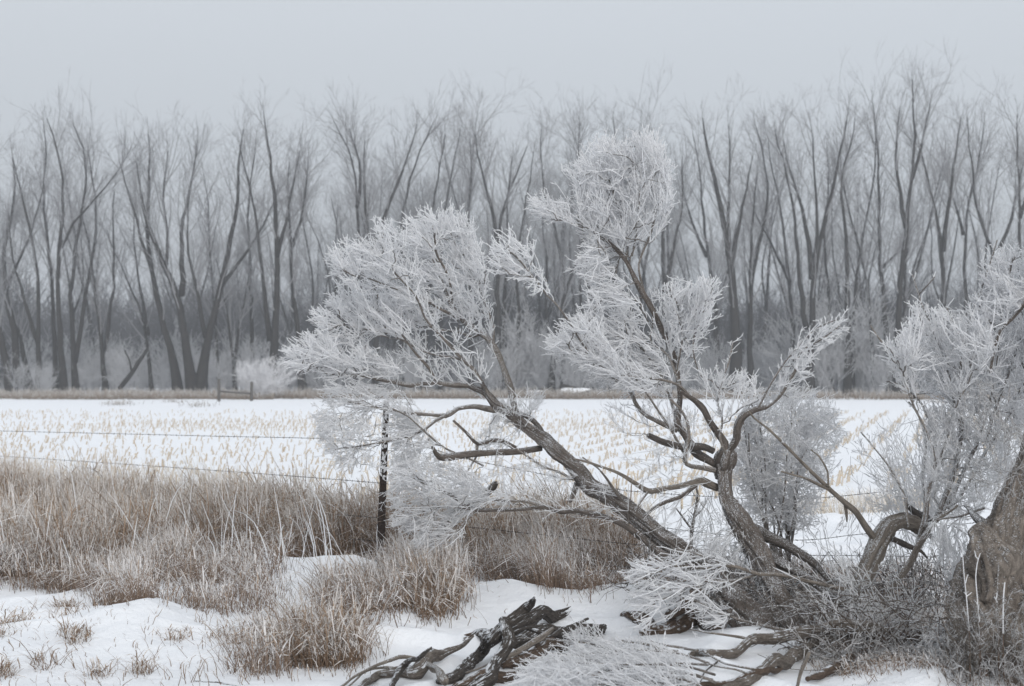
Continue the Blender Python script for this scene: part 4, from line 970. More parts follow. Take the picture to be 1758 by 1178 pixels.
S_ = [
 [(1575, 935, 6), (1590, 860, 5), (1604, 790, 5), (1590, 740, 4.5), (1570, 700, 4.2), (1555, 660, 4), (1538, 612, 3.2), (1512, 585, 3), (1494, 558, 2.8)],
 [(1588, 905, 6.5), (1600, 820, 6), (1622, 760, 6), (1638, 700, 5), (1628, 640, 4.4), (1602, 570, 3.6), (1582, 520, 3), (1576, 500, 3), (1566, 472, 2.6)],
 [(1600, 905, 9), (1638, 810, 9), (1650, 745, 9), (1648, 690, 7), (1650, 620, 6), (1662, 560, 4.4), (1682, 500, 3.4), (1700, 450, 3), (1712, 412, 2.6)],
 [(1615, 885, 7), (1665, 790, 6.5), (1700, 690, 5.5), (1712, 600, 4.4), (1722, 520, 3.6), (1740, 440, 3)],
 [(1560, 905, 4), (1552, 850, 3.6), (1525, 800, 3), (1500, 768, 2.6), (1478, 742, 2.4)],
 [(1592, 905, 4.4), (1585, 830, 4), (1590, 760, 3.6), (1575, 710, 3), (1560, 690, 2.6)],
 [(1620, 800, 5), (1600, 740, 4), (1580, 690, 3.4), (1545, 660, 3), (1522, 655, 2.6)],
 [(1578, 505, 2.8), (1590, 492, 2.6), (1604, 476, 2.4)],
 [(1640, 700, 4), (1668, 640, 3.6), (1660, 600, 3), (1640, 560, 2.6), (1625, 528, 2.4)],
 [(1690, 760, 6), (1730, 640, 5), (1765, 540, 4), (1775, 460, 3)],
 [(1650, 850, 6), (1690, 780, 5), (1730, 720, 4.4), (1755, 650, 4), (1762, 560, 3)],
]
for i, p in enumerate(S_):
    C_.limb('shoot%d' % i, p, 9.0 + .12 * (i % 4), 9.1 + .15 * ((i * 7) % 4), 'limb', spurs=10, sides=9)
sh = ['shoot%d' % i for i in range(len(S_))]
C_.crown(sh + ['dark'], [(1500, 602), (1530, 592), (1558, 560), (1572, 520), (1600, 532), (1622, 532), (1650, 545), (1688, 495), (1700, 440), (1735, 430), (1790, 420), (1800, 700), (1700, 720), (1640, 705), (1590, 690), (1552, 672), (1528, 642)], 2500, thick=.38, sweep=(-.25, 0, .85), sk=.4, spur=2.3, r=(.0042, .0056))
C_.crown(sh, [(1592, 700), (1790, 690), (1790, 790), (1725, 860), (1655, 900), (1600, 885), (1590, 780)], 2200, 'frost_thin', thick=.38, sweep=(-.3, 0, .6), sk=.3, spur=1.8, r=(.0026, .004))
C_.crown(sh, [(1482, 740), (1560, 715), (1605, 720), (1600, 885), (1560, 892), (1505, 850)], 330, 'frost_thin', thick=.3, sweep=(-.3, 0, .7), sk=.3, spur=1.0, r=(.0018, .0028), sub=.4)
# the rest of its crown, beyond the picture's right edge
for i, p in enumerate([[(1806, 620, 22), (1850, 540, 14), (1880, 450, 8), (1890, 370, 4)], [(1822, 520, 16), (1800, 440, 9), (1795, 370, 4)], [(1792, 700, 18), (1860, 660, 11), (1920, 600, 7), (1950, 530, 4)], [(1844, 425, 16), (1856, 370, 9), (1850, 310, 4)]]):
    C_.limb('off%d' % i, p, 8.7, 8.8 + .2 * (i % 3), 'bark', spurs=12)
C_.crown(['off0', 'off1', 'off2', 'off3'], [(1790, 420), (1800, 330), (1860, 290), (1920, 360), (1970, 480), (1980, 600), (1900, 690), (1820, 680), (1800, 560)], 2200, thick=.4, sweep=(.3, 0, .9), sk=.4)
# rime curtain hanging by the trunk
C_.limb('hang', [(1690, 872, 5), (1650, 885, 4), (1620, 890, 3.4), (1600, 895, 3)], 8.75, 8.7)
C_.crown(['hang'], [(1594, 890), (1665, 880), (1662, 930), (1648, 985), (1632, 1005), (1616, 975), (1600, 940)], 270, 'frost_thin', thick=.14, sweep=(0, -.1, -1), sk=.8, spur=2.4, r=(.0024, .0036))
C_.done()

# ---- thicket behind the broken headed tree
T_ = Tree('frosted_shrub', 1345, 975, 'dense round tangle of fine frosted twigs right of the broken headed tree', 'shrub')
for i in range(13):
    bx = RS.uniform(1325, 1362); tx = 1345 + RS.uniform(-72, 76); ty = RS.uniform(690, 800)
    T_.limb('t%d' % i, [(bx, RS.uniform(945, 975), 3.4), ((bx * .6 + tx * .4) + RS.uniform(-12, 12), 880, 3), ((bx * .2 + tx * .8) + RS.uniform(-15, 15), 800, 2.4), (tx, ty, 2)], 10.3, 10.3 + RS.uniform(-.35, .35), 'limb', 'stem', sides=6, step=.05, spurs=26)
for (swx, swz, nn) in ((-.7, .4, 620), (.7, .5, 620), (0, 1, 500), (-.4, -.6, 620), (.6, -.5, 620)):
    T_.crown(['t%d' % i for i in range(13)], [(1250, 800), (1262, 730), (1300, 684), (1345, 668), (1404, 670), (1436, 700), (1446, 745), (1430, 800), (1412, 850), (1404, 905), (1340, 915), (1276, 880)], nn, 'frost_thin', core=False, thick=.4, sweep=(swx, 0, swz), sk=.35, r=(.0024, .0030), spur=1.9, spur_len=(.03, .09), wob=.08)
T_.done()
# saplings and bare sticks
def sapling(px, py, d_h, lab, pts, extra=()):
    t = Tree('sapling', px, py, lab, 'sapling')
    t.limb('a', pts, t.loc[1], t.loc[1], 'bark', 'stem', 8, spurs=22, sl=(.04, .15))
    for e in extra: t.limb('b', e, t.loc[1], t.loc[1] + .05, 'bark', 'branch', 7, spurs=14)
    t.done('limb')
sapling(1186, 985, 0, 'small dark bare sapling standing between the leaning trunk and the twisted one', [(1186, 985, 6), (1186, 935, 6), (1189, 905, 6), (1197, 859, 4), (1196, 835, 3)], ([(1188, 910, 3.5), (1170, 885, 3), (1160, 872, 2)], [(1190, 890, 3), (1205, 876, 2.6), (1212, 862, 2)]))
sapling(1353, 1010, 0, 'thin upright dark stick right of the twisted trunk', [(1355, 1012, 6), (1352, 960, 6), (1353, 925, 6), (1351, 868, 4)])
sapling(1342, 1045, 0, 'short weathered stick standing before the right legs of the twisted trunk', [(1346, 1046, 7), (1344, 1000, 7), (1341, 960, 6), (1339, 935, 5)])

# ---- broken poles and limbs that lean by the old tree
def piece(name, lab, cat, limbs, px, py, crowns=(), done='frost', shards=()):
    t = Tree(name, px, py, lab, cat)
    for i, l in enumerate(limbs):
        kw = dict(l[4]) if len(l) > 4 else {}
        nm = kw.pop('name', 'branch' if i else 'trunk')
        t.limb(i, l[0], l[1], l[2], l[3], nm, **kw)
    for c in crowns: t.crown(*c[0], **c[1])
    for sh_ in shards: t.shards(*sh_)
    t.done(done); return t
piece('broken_limb', 'pale thick broken limb bent over like an elbow between the two trees', 'dead limb', [
 ([(1462, 1030, 26), (1472, 1001, 27), (1495, 960, 27), (1515, 926, 31), (1529, 906, 27), (1549, 892, 24), (1570, 897, 22), (1582, 908, 12)], 9.3, 9.5, 'palewood', dict(sides=36, rough=.26, step=.012, nl=3)),
 ([(1532, 925, 11), (1555, 935, 9), (1580, 945, 6), (1592, 958, 3)], 9.4, 9.5, 'bark_dark', {}),
 ([(1600, 920, 7), (1580, 915, 12), (1566, 905, 14)], 9.5, 9.5, 'bark_dark', {}),
], 1468, 1040, shards=((0, 8, (.04, .12), -1, 'bark_dark'),))
piece('bare_pole', 'slender grey pole slanting up right before the frosted curtain', 'dead limb', [
 ([(1528, 1015, 9), (1540, 995, 10), (1561, 966, 10), (1578, 935, 10.5), (1607, 895, 9), (1630, 878, 6), (1644, 868, 4)], 9.0, 8.8, 'palewood', dict(sides=12)),
], 1525, 1020)
piece('arching_branch', 'long thin branch arching from the elbow limb up left across the shrub', 'dead limb', [
 ([(1512, 938, 11), (1505, 929, 11), (1486, 903, 10), (1469, 877, 9.5), (1452, 863, 9), (1425, 842, 8), (1397, 814, 6), (1364, 781, 5), (1324, 741, 4), (1295, 718, 3.4), (1285, 705, 3)], 9.4, 9.2, 'palewood', dict(sides=12, spurs=5)),
 ([(1425, 842, 5), (1385, 822, 4), (1360, 815, 3.4), (1336, 808, 3)], 9.3, 9.2, 'palewood', dict(spurs=12)),
 ([(1422, 838, 4), (1420, 808, 3.4), (1405, 782, 3), (1392, 772, 2.4)], 9.3, 9.3, 'palewood', dict(spurs=12)),
 ([(1451, 864, 7), (1453, 880, 5), (1454, 896, 2)], 9.35, 9.35, 'palewood', {}),
], 1510, 1040)
piece('rotten_stub', 'dark jagged stub pointing up left above the elbow limb', 'dead limb', [
 ([(1600, 893, 9), (1588, 888, 12), (1572, 880, 10), (1558, 868, 6), (1554, 864, 3)], 9.6, 9.6, 'bark_dark', dict(rough=.25)),
], 1590, 1010)
# ------------------------------------------------------------------ fallen wood
def gdepth(px, py): return float(gp(px, py)[1])
def fallen(name, lab, cat, limbs, lift=.02, crowns=(), base=None):
    """each limb: px rows, start depth, end depth, material"""
    px, py = base if base else limbs[0][0][0][:2]
    return piece(name, lab, cat, limbs, px, py, crowns)
piece('dead_limb', 'dark upright forked dead limb sticking up from the pile of old wood', 'dead limb', [
 ([(915, 1029, 9), (908, 1035, 15), (899, 1040, 17), (872, 1063, 22), (850, 1094, 21), (826, 1115, 19), (807, 1140, 22), (792, 1161, 24), (766, 1170, 20), (752, 1172, 12)], 'ground', [.42, .38, .34, .24, .14, .06, .02, 0, 0, 0], 'deadwood', dict(sides=48, rough=.24, step=.01, twist=1, nl=4)),
 ([(868, 1062, 18), (875, 1090, 24), (864, 1115, 22), (853, 1152, 24), (838, 1172, 26), (800, 1186, 20), (770, 1195, 18)], 'ground', [.24, .18, .12, .05, .01, 0, 0], 'deadwood', dict(sides=44, rough=.24, step=.01, nl=4)),
 ([(886, 1062, 4), (906, 1054, 6), (930, 1043, 4)], 'ground', [.28, .32, .36], 'deadwood', {}),
], 766, 1172, shards=((0, 7, (.02, .06), 0, 'deadwood'),))
piece('log', 'thick dark weathered log lying behind the forked dead limb', 'log', [
 ([(848, 1086, 18), (870, 1076, 23), (887, 1066, 26), (918, 1060, 26), (945, 1056, 23), (960, 1054, 15)], 'ground', [.03, .05, .06, .06, .04, .02], 'deadwood', dict(sides=52, rough=.2, step=.012, nl=4)),
], 900, 1085, shards=((0, 8, (.03, .1), -1, 'deadwood'),))
piece('log', 'split dark log on the right of the wood pile under frosty brush', 'log', [
 ([(862, 1110, 14), (875, 1104, 22), (918, 1094, 26), (964, 1086, 27), (1005, 1084, 24), (1030, 1082, 22), (1040, 1078, 10)], 'ground', .02, 'deadwood', dict(sides=52, rough=.22, step=.012, nl=4)),
], 950, 1105)
piece('log', 'hollow broken log end at the left of the wood pile', 'log', [
 ([(806, 1094, 14), (818, 1088, 22), (840, 1085, 24), (870, 1086, 22)], 'ground', .05, 'deadwood', dict(sides=22, rough=.25, step=.012)),
], 835, 1100, shards=((0, 8, (.02, .06), 0, 'rotten'),))
piece('dead_branch', 'long bare stick lying across the front of the wood pile', 'branch', [
 ([(845, 1142, 6), (870, 1126, 9), (887, 1115, 12), (915, 1100, 13), (933, 1092, 13), (949, 1081, 8)], 'ground', [.02, .05, .08, .12, .14, .16], 'palewood', dict(sides=14, rough=.2)),
 ([(785, 1160, 3), (820, 1148, 3.4), (850, 1136, 4)], 'ground', .03, 'palewood', {}),
], 870, 1130)
piece('dead_branch', 'thin dark broken branches crossing over the split dark log', 'branch', [
 ([(880, 1122, 7), (915, 1104, 9), (950, 1092, 9), (990, 1070, 7), (1010, 1062, 4)], 'ground', [.02, .06, .1, .14, .16], 'deadwood', dict(rough=.25)),
 ([(905, 1078, 8), (940, 1088, 9), (985, 1098, 8), (1030, 1100, 5)], 'ground', [.12, .1, .05, .02], 'deadwood', dict(rough=.25)),
 ([(830, 1120, 4), (860, 1098, 6), (890, 1082, 6), (925, 1074, 4)], 'ground', [.05, .1, .14, .16], 'deadwood', dict(rough=.25)),
], 940, 1110)
piece('log', 'dark rotting log low in the front right of the wood pile', 'log', [
 ([(862, 1142, 12), (880, 1132, 22), (918, 1122, 26), (950, 1112, 24), (985, 1100, 12)], 'ground', .03, 'rotten', dict(sides=40, rough=.24, step=.012)),
], 900, 1140)
piece('log', 'dark log in the bottom foreground running out of the wood pile', 'log', [
 ([(740, 1196, 20), (790, 1180, 26), (840, 1168, 26), (880, 1160, 20), (905, 1152, 10)], 'ground', 0, 'rotten', dict(sides=40, rough=.22, step=.012)),
], 820, 1180)
piece('fallen_branch', 'grey fallen branch curving down left from the wood pile over the snow', 'branch', [
 ([(812, 1092, 4), (789, 1108, 9), (764, 1119, 15), (746, 1130, 25), (716, 1150, 29), (690, 1151, 22), (668, 1156, 17), (648, 1161, 14), (623, 1180, 13), (600, 1200, 12)], 'ground', [.10, .07, .04, .03, .03, .02, .01, 0, 0, 0], 'greywood', dict(sides=40, rough=.2, step=.012)),
 ([(742, 1112, 5), (725, 1124, 8), (700, 1142, 12), (684, 1154, 13), (672, 1180, 13), (660, 1200, 12)], 'ground', [.22, .15, .08, .05, .02, 0], 'deadwood', dict(sides=16, rough=.2)),
 ([(722, 1130, 10), (738, 1144, 13), (755, 1158, 16), (762, 1168, 14)], 'ground', .06, 'palewood', dict(sides=16, rough=.25)),
], 700, 1160)
piece('fallen_branch', 'thin arching bare branch at the far left of the wood pile', 'branch', [
 ([(721, 1132, 7), (700, 1127, 7), (684, 1126, 7), (648, 1140, 6), (617, 1158, 5.5), (583, 1180, 5), (560, 1200, 4)], 'ground', [.06, .09, .1, .08, .05, .02, 0], 'palewood', dict(sides=10)),
 ([(688, 1148, 5), (664, 1145, 5), (641, 1147, 4.5), (620, 1160, 4), (596, 1180, 3.5)], 'ground', .04, 'palewood', dict(sides=8)),
], 650, 1165)
piece('stick', 'small dark curved stick lying on the snow at the bottom left of centre', 'stick', [
 ([(333, 1169, 3), (350, 1171, 5), (375, 1171, 5), (400, 1176, 5), (420, 1182, 4)], 'ground', 0, 'deadwood', {}),
], 375, 1174)
piece('log', 'brown rotten log half sunk in snow left of the leaning trunk foot', 'log', [
 ([(1096, 1088, 18), (1108, 1084, 32), (1135, 1078, 36), (1165, 1072, 36), (1195, 1070, 34), (1230, 1074, 30)], 'ground', 0, 'rotten', dict(sides=30, rough=.2, step=.012)),
], 1150, 1092)
piece('stump', 'small snow topped brown stump left of the sunken rotten log', 'stump', [
 ([(1066, 1055, 14), (1080, 1056, 26), (1098, 1059, 30), (1116, 1064, 24), (1124, 1068, 12)], 'ground', 0, 'rotten', dict(sides=40, rough=.3, step=.012)),
], 1095, 1070)
piece('dead_limb', 'short brown limb leaning up right under the white spray', 'dead limb', [
 ([(1146, 1058, 18), (1160, 1044, 22), (1182, 1024, 26), (1205, 1000, 26), (1218, 985, 20)], 9.1, 9.3, 'rotten', dict(sides=22, rough=.2)),
], 1150, 1062)
piece('fallen_limb', 'long grey fallen limb reaching left over the snow below the twisted trunk', 'fallen limb', [
 ([(1182, 1124, 9), (1195, 1118, 14), (1215, 1117, 14), (1240, 1119, 14), (1262, 1119, 15), (1286, 1107, 18), (1310, 1096, 19), (1333, 1092, 22), (1372, 1088, 24), (1410, 1083, 26), (1455, 1078, 26), (1500, 1079, 28), (1524, 1086, 22), (1530, 1096, 8)], 'ground', [.02, .02, .02, .02, .03, .05, .07, .09, .11, .12, .12, .1, .06, .02], 'greywood', dict(sides=44, rough=.18, step=.012)),
 ([(1300, 1102, 6), (1275, 1094, 5), (1250, 1090, 4.5), (1215, 1088, 4), (1185, 1080, 3)], 'ground', .08, 'palewood', dict(spurs=8)),
 ([(1195, 1118, 6), (1170, 1112, 5), (1140, 1108, 4), (1110, 1098, 3)], 'ground', .05, 'palewood', dict(spurs=10)),
 ([(1245, 1120, 4), (1228, 1140, 3.6), (1210, 1155, 3), (1200, 1175, 2.6)], 'ground', .01, 'deadwood', {}),
 ([(1196, 1130, 3), (1225, 1143, 3.6), (1262, 1150, 4), (1290, 1162, 4)], 'ground', .03, 'palewood', {}),
 ([(1205, 1118, 3), (1245, 1140, 4), (1285, 1148, 4.5), (1310, 1150, 4)], 'ground', .03, 'palewood', {}),
], 1340, 1105, shards=((0, 9, (.03, .10), -1, 'palewood'),))
piece('fallen_limb', 'second grey fallen limb slanting down left beneath the long one', 'fallen limb', [
 ([(1240, 1180, 10), (1280, 1165, 16), (1333, 1140, 24), (1369, 1122, 27), (1404, 1104, 28), (1450, 1090, 26), (1500, 1088, 22), (1518, 1090, 12)], 'ground', .04, 'greywood', dict(sides=44, rough=.18, step=.012)),
 ([(1178, 1178, 8), (1220, 1172, 10), (1262, 1171, 11), (1310, 1156, 13), (1357, 1140, 12)], 'ground', .02, 'rotten', dict(sides=16)),
], 1333, 1150, shards=((0, 6, (.03, .08), -1, 'deadwood'),))
piece('stick', 'pale frosted stick propped upright against the lower fallen limb', 'stick', [
 ([(1368, 1180, 7), (1374, 1152, 7), (1382, 1132, 8), (1389, 1118, 6)], 'ground', [0, .1, .18, .24], 'palewood', {}),
], 1368, 1180)
piece('fallen_limb', 'brown fallen limb slanting up right at the bottom of the picture', 'fallen limb', [
 ([(1385, 1165, 10), (1410, 1153, 15), (1449, 1138, 16), (1486, 1115, 13), (1515, 1098, 12), (1560, 1100, 11), (1610, 1092, 8)], 'ground', .03, 'rotten', dict(sides=18, rough=.2)),
], 1440, 1155)
piece('dead_limb', 'old dark limb leaning in the dry grass right of the steel post', 'dead limb', [
 ([(618, 1062, 22), (645, 1040, 26), (680, 1022, 22), (700, 995, 20), (712, 968, 16), (722, 945, 12), (745, 925, 12), (761, 905, 15), (768, 895, 10)], 10.6, 10.9, 'bark_dark', dict(sides=20, rough=.2)),
 ([(722, 945, 8), (770, 890, 8), (800, 868, 8), (830, 850, 10), (846, 836, 14), (852, 828, 8)], 10.9, 11.0, 'bark_dark', dict(sides=14, rough=.3)),
], 640, 1050)

# ------------------------------------------------------------------ brush and brambles
def stems_fan(acc, n, bx, by, dx, dy, d0, d1, r=(.0022, .004), bow=.08, n_=7, wob=.05):
    B0 = np.stack([RS.uniform(*bx, n), RS.uniform(*by, n)], 1)
    dep = RS.uniform(d0, d1, n); S = at(B0[:, 0], B0[:, 1], dep)
    E = at(B0[:, 0] + RS.uniform(*dx, n), B0[:, 1] + RS.uniform(*dy, n), dep + RS.uniform(-.25, .25, n))
    t = np.linspace(0, 1, n_)[None, :, None]
    sag = RS.uniform(-bow, bow * 1.6, n)[:, None, None] * np.sin(t * math.pi) * np.array([0, 0, 1.])
    P = S[:, None] * (1 - t) + E[:, None] * t + sag
    P[:, 1:] += np.cumsum(RS.randn(n, n_ - 1, 3) * .008, axis=1) * (wob / .05)
    acc.tubes(P, taper(RS.uniform(*r, n), n_, .6, .15), 4)
    return P
def bramble(name, lab, cat, px, py, fans, mat, mat2='limb', spm=9, sl=.05, group=None):
    g = gp(px, py); t = empty(name, g, lab, cat, group)
    st = Acc(); tw = Acc()
    for f in fans:
        P = stems_fan(st if f.get('core') else tw, **{k: v for k, v in f.items() if k != 'core'})
        L = np.linalg.norm(np.diff(P, axis=1), axis=2).sum(); c = int(L * spm)
        S, D, ff, _ = sprout(P, c, .2, 1, .3, 1.0)
        G = grow(S, D, sl * (.6 + 1.6 * RS.rand(c) ** 2), 5, .18, (0, 0, 1), .02); tw.tubes(G, taper(np.full(c, .0024), 5, .75, .2), 3)
        S, D, ff, _ = sprout(G, c, .2, 1, .4, 1.0)
        G = grow(S, D, .015 + .03 * RS.rand(c), 3, .2); tw.tubes(G, taper(np.full(c, .0021), 3, .8), 3)
    if st.n: put('stems', st.mesh('stems', M[mat2], g), t, kind='stuff')
    if tw.n: put('twigs', tw.mesh('twigs', M[mat], g), t, kind='stuff')
    return t
# low frosted brush over the snow at bottom centre
Lw = Tree('low_brush', 1060, 1160, 'low mat of fine frosted brush spilling over the snow at bottom centre', 'brush')
for i in range(26):
    bx = RS.uniform(1040, 1230); by = RS.uniform(1110, 1190); ex = bx - RS.uniform(60, 200); ey = by + RS.uniform(-28, 14)
    d = gdepth(bx, min(by + 12, 1200)) - .02
    Lw.limb(i, [(bx, by, 4.5), (bx * .6 + ex * .4, by * .6 + ey * .4 - 8, 3.4), (ex, ey, 2.4)], d, d - RS.uniform(-.2, .3), 'limb', 'stem', sides=6, step=.05)
Lw.crown(list(range(26)), [(890, 1150), (925, 1128), (960, 1122), (1010, 1108), (1040, 1092), (1075, 1098), (1120, 1098), (1180, 1130), (1215, 1178), (1200, 1195), (880, 1195)], 2400, 'frost_thin', core=False, thick=.16, sweep=(-.8, -.2, .1), sk=.3, r=(.0024, .0036), spur=1.9, spur_len=(.02, .06), wob=.12, sub=.7)
Lw.crown(list(range(26)), [(960, 1095), (1010, 1072), (1040, 1078), (1035, 1115), (985, 1120)], 160, 'frost_thin', core=False, thick=.12, sweep=(-.5, -.2, .5), sk=.4, r=(.0024, .0034), spur=2)
Lw.done()
bramble('bramble', 'thicket of straight frosted canes fanning up left between the two trees', 'bramble', 1500, 1100, [
 dict(n=46, bx=(1440, 1580), by=(1060, 1110), dx=(-150, -10), dy=(-130, -40), d0=8.9, d1=9.4, r=(.0028, .0042)),
 dict(n=60, bx=(1400, 1620), by=(1070, 1140), dx=(-90, 90), dy=(-110, -25), d0=8.6, d1=9.3),
 dict(n=30, bx=(1380, 1560), by=(1000, 1080), dx=(-120, 120), dy=(-50, 40), d0=8.8, d1=9.3, core=True, r=(.003, .006)),
], 'frost_thin', 'limb', 7)
bramble('bramble', 'grey brown tangle of twigs low in front of the fallen limbs', 'bramble', 1480, 1150, [
 dict(n=190, bx=(1370, 1640), by=(1090, 1175), dx=(-90, 90), dy=(-70, 20), d0=8.2, d1=8.9, core=True, r=(.002, .004)),
 dict(n=110, bx=(1380, 1640), by=(1110, 1180), dx=(-70, 70), dy=(-60, 0), d0=8.1, d1=8.6),
], 'frost_grey', 'rotten', 6, .06)
bramble('bramble', 'dark rimed twigs tangled round the foot of the twisted trunk', 'bramble', 1300, 1075, [
 dict(n=70, bx=(1200, 1420), by=(1000, 1090), dx=(-80, 80), dy=(-80, 10), d0=9.5, d1=10.0, core=True, r=(.002, .0045)),
 dict(n=40, bx=(1080, 1250), by=(960, 1050), dx=(-70, 70), dy=(-50, 30), d0=9.3, d1=9.9, core=True, r=(.002, .0035)),
 dict(n=40, bx=(1200, 1420), by=(980, 1080), dx=(-70, 70), dy=(-70, 10), d0=9.4, d1=9.8),
], 'frost_grey', 'bark_dark', 8, .06)
bramble('bramble', 'fine grey brush crowding against the old trunk at the bottom right', 'bramble', 1690, 1170, [
 dict(n=70, bx=(1620, 1790), by=(1120, 1195), dx=(-60, 60), dy=(-70, 0), d0=7.55, d1=7.8, r=(.0016, .003), core=True),
 dict(n=40, bx=(1640, 1790), by=(1140, 1195), dx=(-50, 50), dy=(-50, 0), d0=7.5, d1=7.7),
dict(n=70, bx=(1670, 1790), by=(720, 880), dx=(-60, 40), dy=(-90, 10), d0=8.1, d1=8.35, r=(.0014, .0026)),
 dict(n=40, bx=(1640, 1770), by=(1060, 1150), dx=(-50, 50), dy=(-60, 10), d0=7.6, d1=7.8, r=(.0016, .003), core=True),
], 'frost_grey', 'limb', 12, .06)
bramble('shrub', 'red brown twiggy weeds showing through between elbow limb and old trunk', 'weeds', 1560, 1040, [
 dict(n=120, bx=(1480, 1640), by=(985, 1060), dx=(-40, 40), dy=(-80, -15), d0=9.4, d1=10.2, r=(.0016, .0026), core=True),
], 'frost_grey', 'rotten', 10, .05)
bramble('frosted_shrub', 'small upright frosted shrub on the field side left of the right crown', 'shrub', 1585, 930, [
 dict(n=60, bx=(1555, 1625), by=(905, 945), dx=(-110, 30), dy=(-200, -60), d0=9.6, d1=10.3, r=(.0018, .003)),
], 'frost_thin', 'limb', 12, .09)
bramble('weed_clump', 'matted rimed weed clump under the trunk fork at bottom right', 'weeds', 1612, 1140, [
 dict(n=130, bx=(1598, 1640), by=(1092, 1125), dx=(-34, 34), dy=(0, 46), d0=8.15, d1=8.4, r=(.0016, .0026)),
], 'frost_thin', 'limb', 10, .04)
bramble('bramble', 'dark brown matted dead twigs filling the ground between the trunks', 'brush', 1420, 1085, [
 dict(n=420, bx=(1190, 1680), by=(985, 1095), dx=(-70, 70), dy=(-50, 30), d0=9.35, d1=10.2, core=True, r=(.0016, .0034), n_=5),
], 'frost_grey', 'deadwood', 3, .05)
bramble('bramble', 'dark dead twigs under the white spray left of the trunk foot', 'brush', 1130, 1050, [
 dict(n=150, bx=(1060, 1300), by=(965, 1050), dx=(-70, 70), dy=(-40, 30), d0=9.2, d1=10.2, core=True, r=(.0014, .0028), n_=5),
], 'frost_thin', 'bark_dark', 6, .05)
bramble('bramble', 'light criss cross of fine rimed twigs behind the elbow limb', 'brush', 1430, 1010, [
 dict(n=60, bx=(1400, 1600), by=(900, 1010), dx=(-60, 60), dy=(-110, -20), d0=9.7, d1=10.3, r=(.0014, .0026)),
 dict(n=50, bx=(1200, 1300), by=(880, 980), dx=(-60, 60), dy=(-90, 0), d0=9.9, d1=10.4, r=(.0014, .0026)),
], 'frost_thin', 'limb', 8, .05)
bramble('bramble', 'long dark bare canes criss crossing low between fallen limbs and old trunk', 'bramble', 1560, 1150, [
 dict(n=110, bx=(1390, 1700), by=(1030, 1165), dx=(-150, 150), dy=(-50, 40), d0=8.0, d1=8.7, core=True, r=(.002, .0048), n_=7, bow=.05, wob=.08),
 dict(n=60, bx=(1230, 1480), by=(1020, 1110), dx=(-110, 110), dy=(-60, 30), d0=8.7, d1=9.1, core=True, r=(.0018, .0036), n_=7, wob=.08),
], 'frost_grey', 'greywood', 3, .05)
# tall frosted stems before the old trunk
for i, (pts, lab) in enumerate([
 ([(1664, 1085, 1.8), (1660, 1035, 1.6), (1655, 985, 1.5), (1653, 955, 1.4), (1650, 930, 1.2)], 'tall white rimed weed stem left before the old trunk'),
 ([(1682, 1070, 1.8), (1678, 1030, 1.6), (1675, 990, 1.5), (1678, 965, 1.4), (1683, 950, 1.2)], 'white rimed weed stem before the burl of the old trunk'),
 ([(1714, 1100, 2.4), (1712, 1050, 2.2), (1713, 1000, 2), (1715, 962, 1.8)], 'thin straight weed stem before the middle of the old trunk'),
 ([(1722, 1090, 2.4), (1722, 1050, 2.2), (1723, 1020, 2), (1725, 1000, 1.8)], 'knobbly short weed stem rightmost before the old trunk')]):
    t = Tree('rimed_weed', pts[0][0], 1190, lab, 'weed'); t.limb('a', pts, 7.6, 7.65, 'limb' if i == 2 else 'frost_thin', 'stem', sides=6, spurs=6, sl=(.01, .03)); 
    t.limb('b', [(pts[0][0] + 2, 1170, 3), (pts[0][0], 1120, 3), (pts[0][0], pts[0][1] - 2, 2.6)], 7.55, 7.6, 'rotten', 'stem', sides=7); t.done()
# straw coloured dead stems by the trunk foot
a = Acc(); stems_fan(a, 46, (1650, 1680), (1085, 1120), (-50, 30), (-70, -15), 7.65, 7.75, (.002, .0045), .03)
g = gp(1665, 1165); stems_fan(a, 26, (1655, 1675), (1140, 1165), (-14, 14), (-60, -30), 7.6, 7.7, (.002, .0045), .02)
put('dead_stems', a.mesh('dead_stems', M['palewood'], g), None, g, 'brown dead stems against the dark foot of the old trunk', 'weeds', kind='stuff')

# ------------------------------------------------------------------ the barbed wire fence
post_d = 12.4
g = gp(655, 955); fence = empty('barbed_wire_fence', (at(655, 950, post_d)[0], post_d, float(gz(at(655, 950, post_d)[0], post_d))), 'rusty steel post fence with sagging strands of barbed wire before the field', 'fence')
fl = np.array(fence.location)
def tpost(top, bot, wpx, lab):
    a = Acc(); top = np.array(top); bot = np.array(bot); axz = norm(top - bot); s_ = post_d / FPX
    fx = norm(np.cross([0, 1, 0.], axz)); fy = np.cross(axz, fx)
    def bx(c, hx, hy, p0, p1, taper_=1.0):
        V = []
        for p, k in ((p0, 1.), (p1, taper_)):
            for sx, sy in ((-1, -1), (1, -1), (1, 1), (-1, 1)): V.append(p + c + fx * hx * sx * k + fy * hy * sy)
        Q = np.array([(0, 1, 5, 4), (1, 2, 6, 5), (2, 3, 7, 6), (3, 0, 4, 7), (4, 5, 6, 7), (3, 2, 1, 0)]); a.add(np.array(V), Q)
    w = wpx * s_ / 2
    bx(0, w, .003, bot, top, .62); bx(fy * .018, .004, .015, bot, top)
    L = np.linalg.norm(top - bot); n = int(L / .052)
    for i in range(4, n):
        c = bot + axz * (i * .052); bx(-fy * .006, w * .42, .006, c, c + axz * .024)
    return a
pt = at(663.5, 688, post_d); pb_ = at(650, 955, post_d); pb_[2] = fl[2] - .25
a = tpost(pt, pb_, 15.5, ''); sp_ = put('steel_post', a.mesh('steel_post', M['steel'], fl, False), fence)
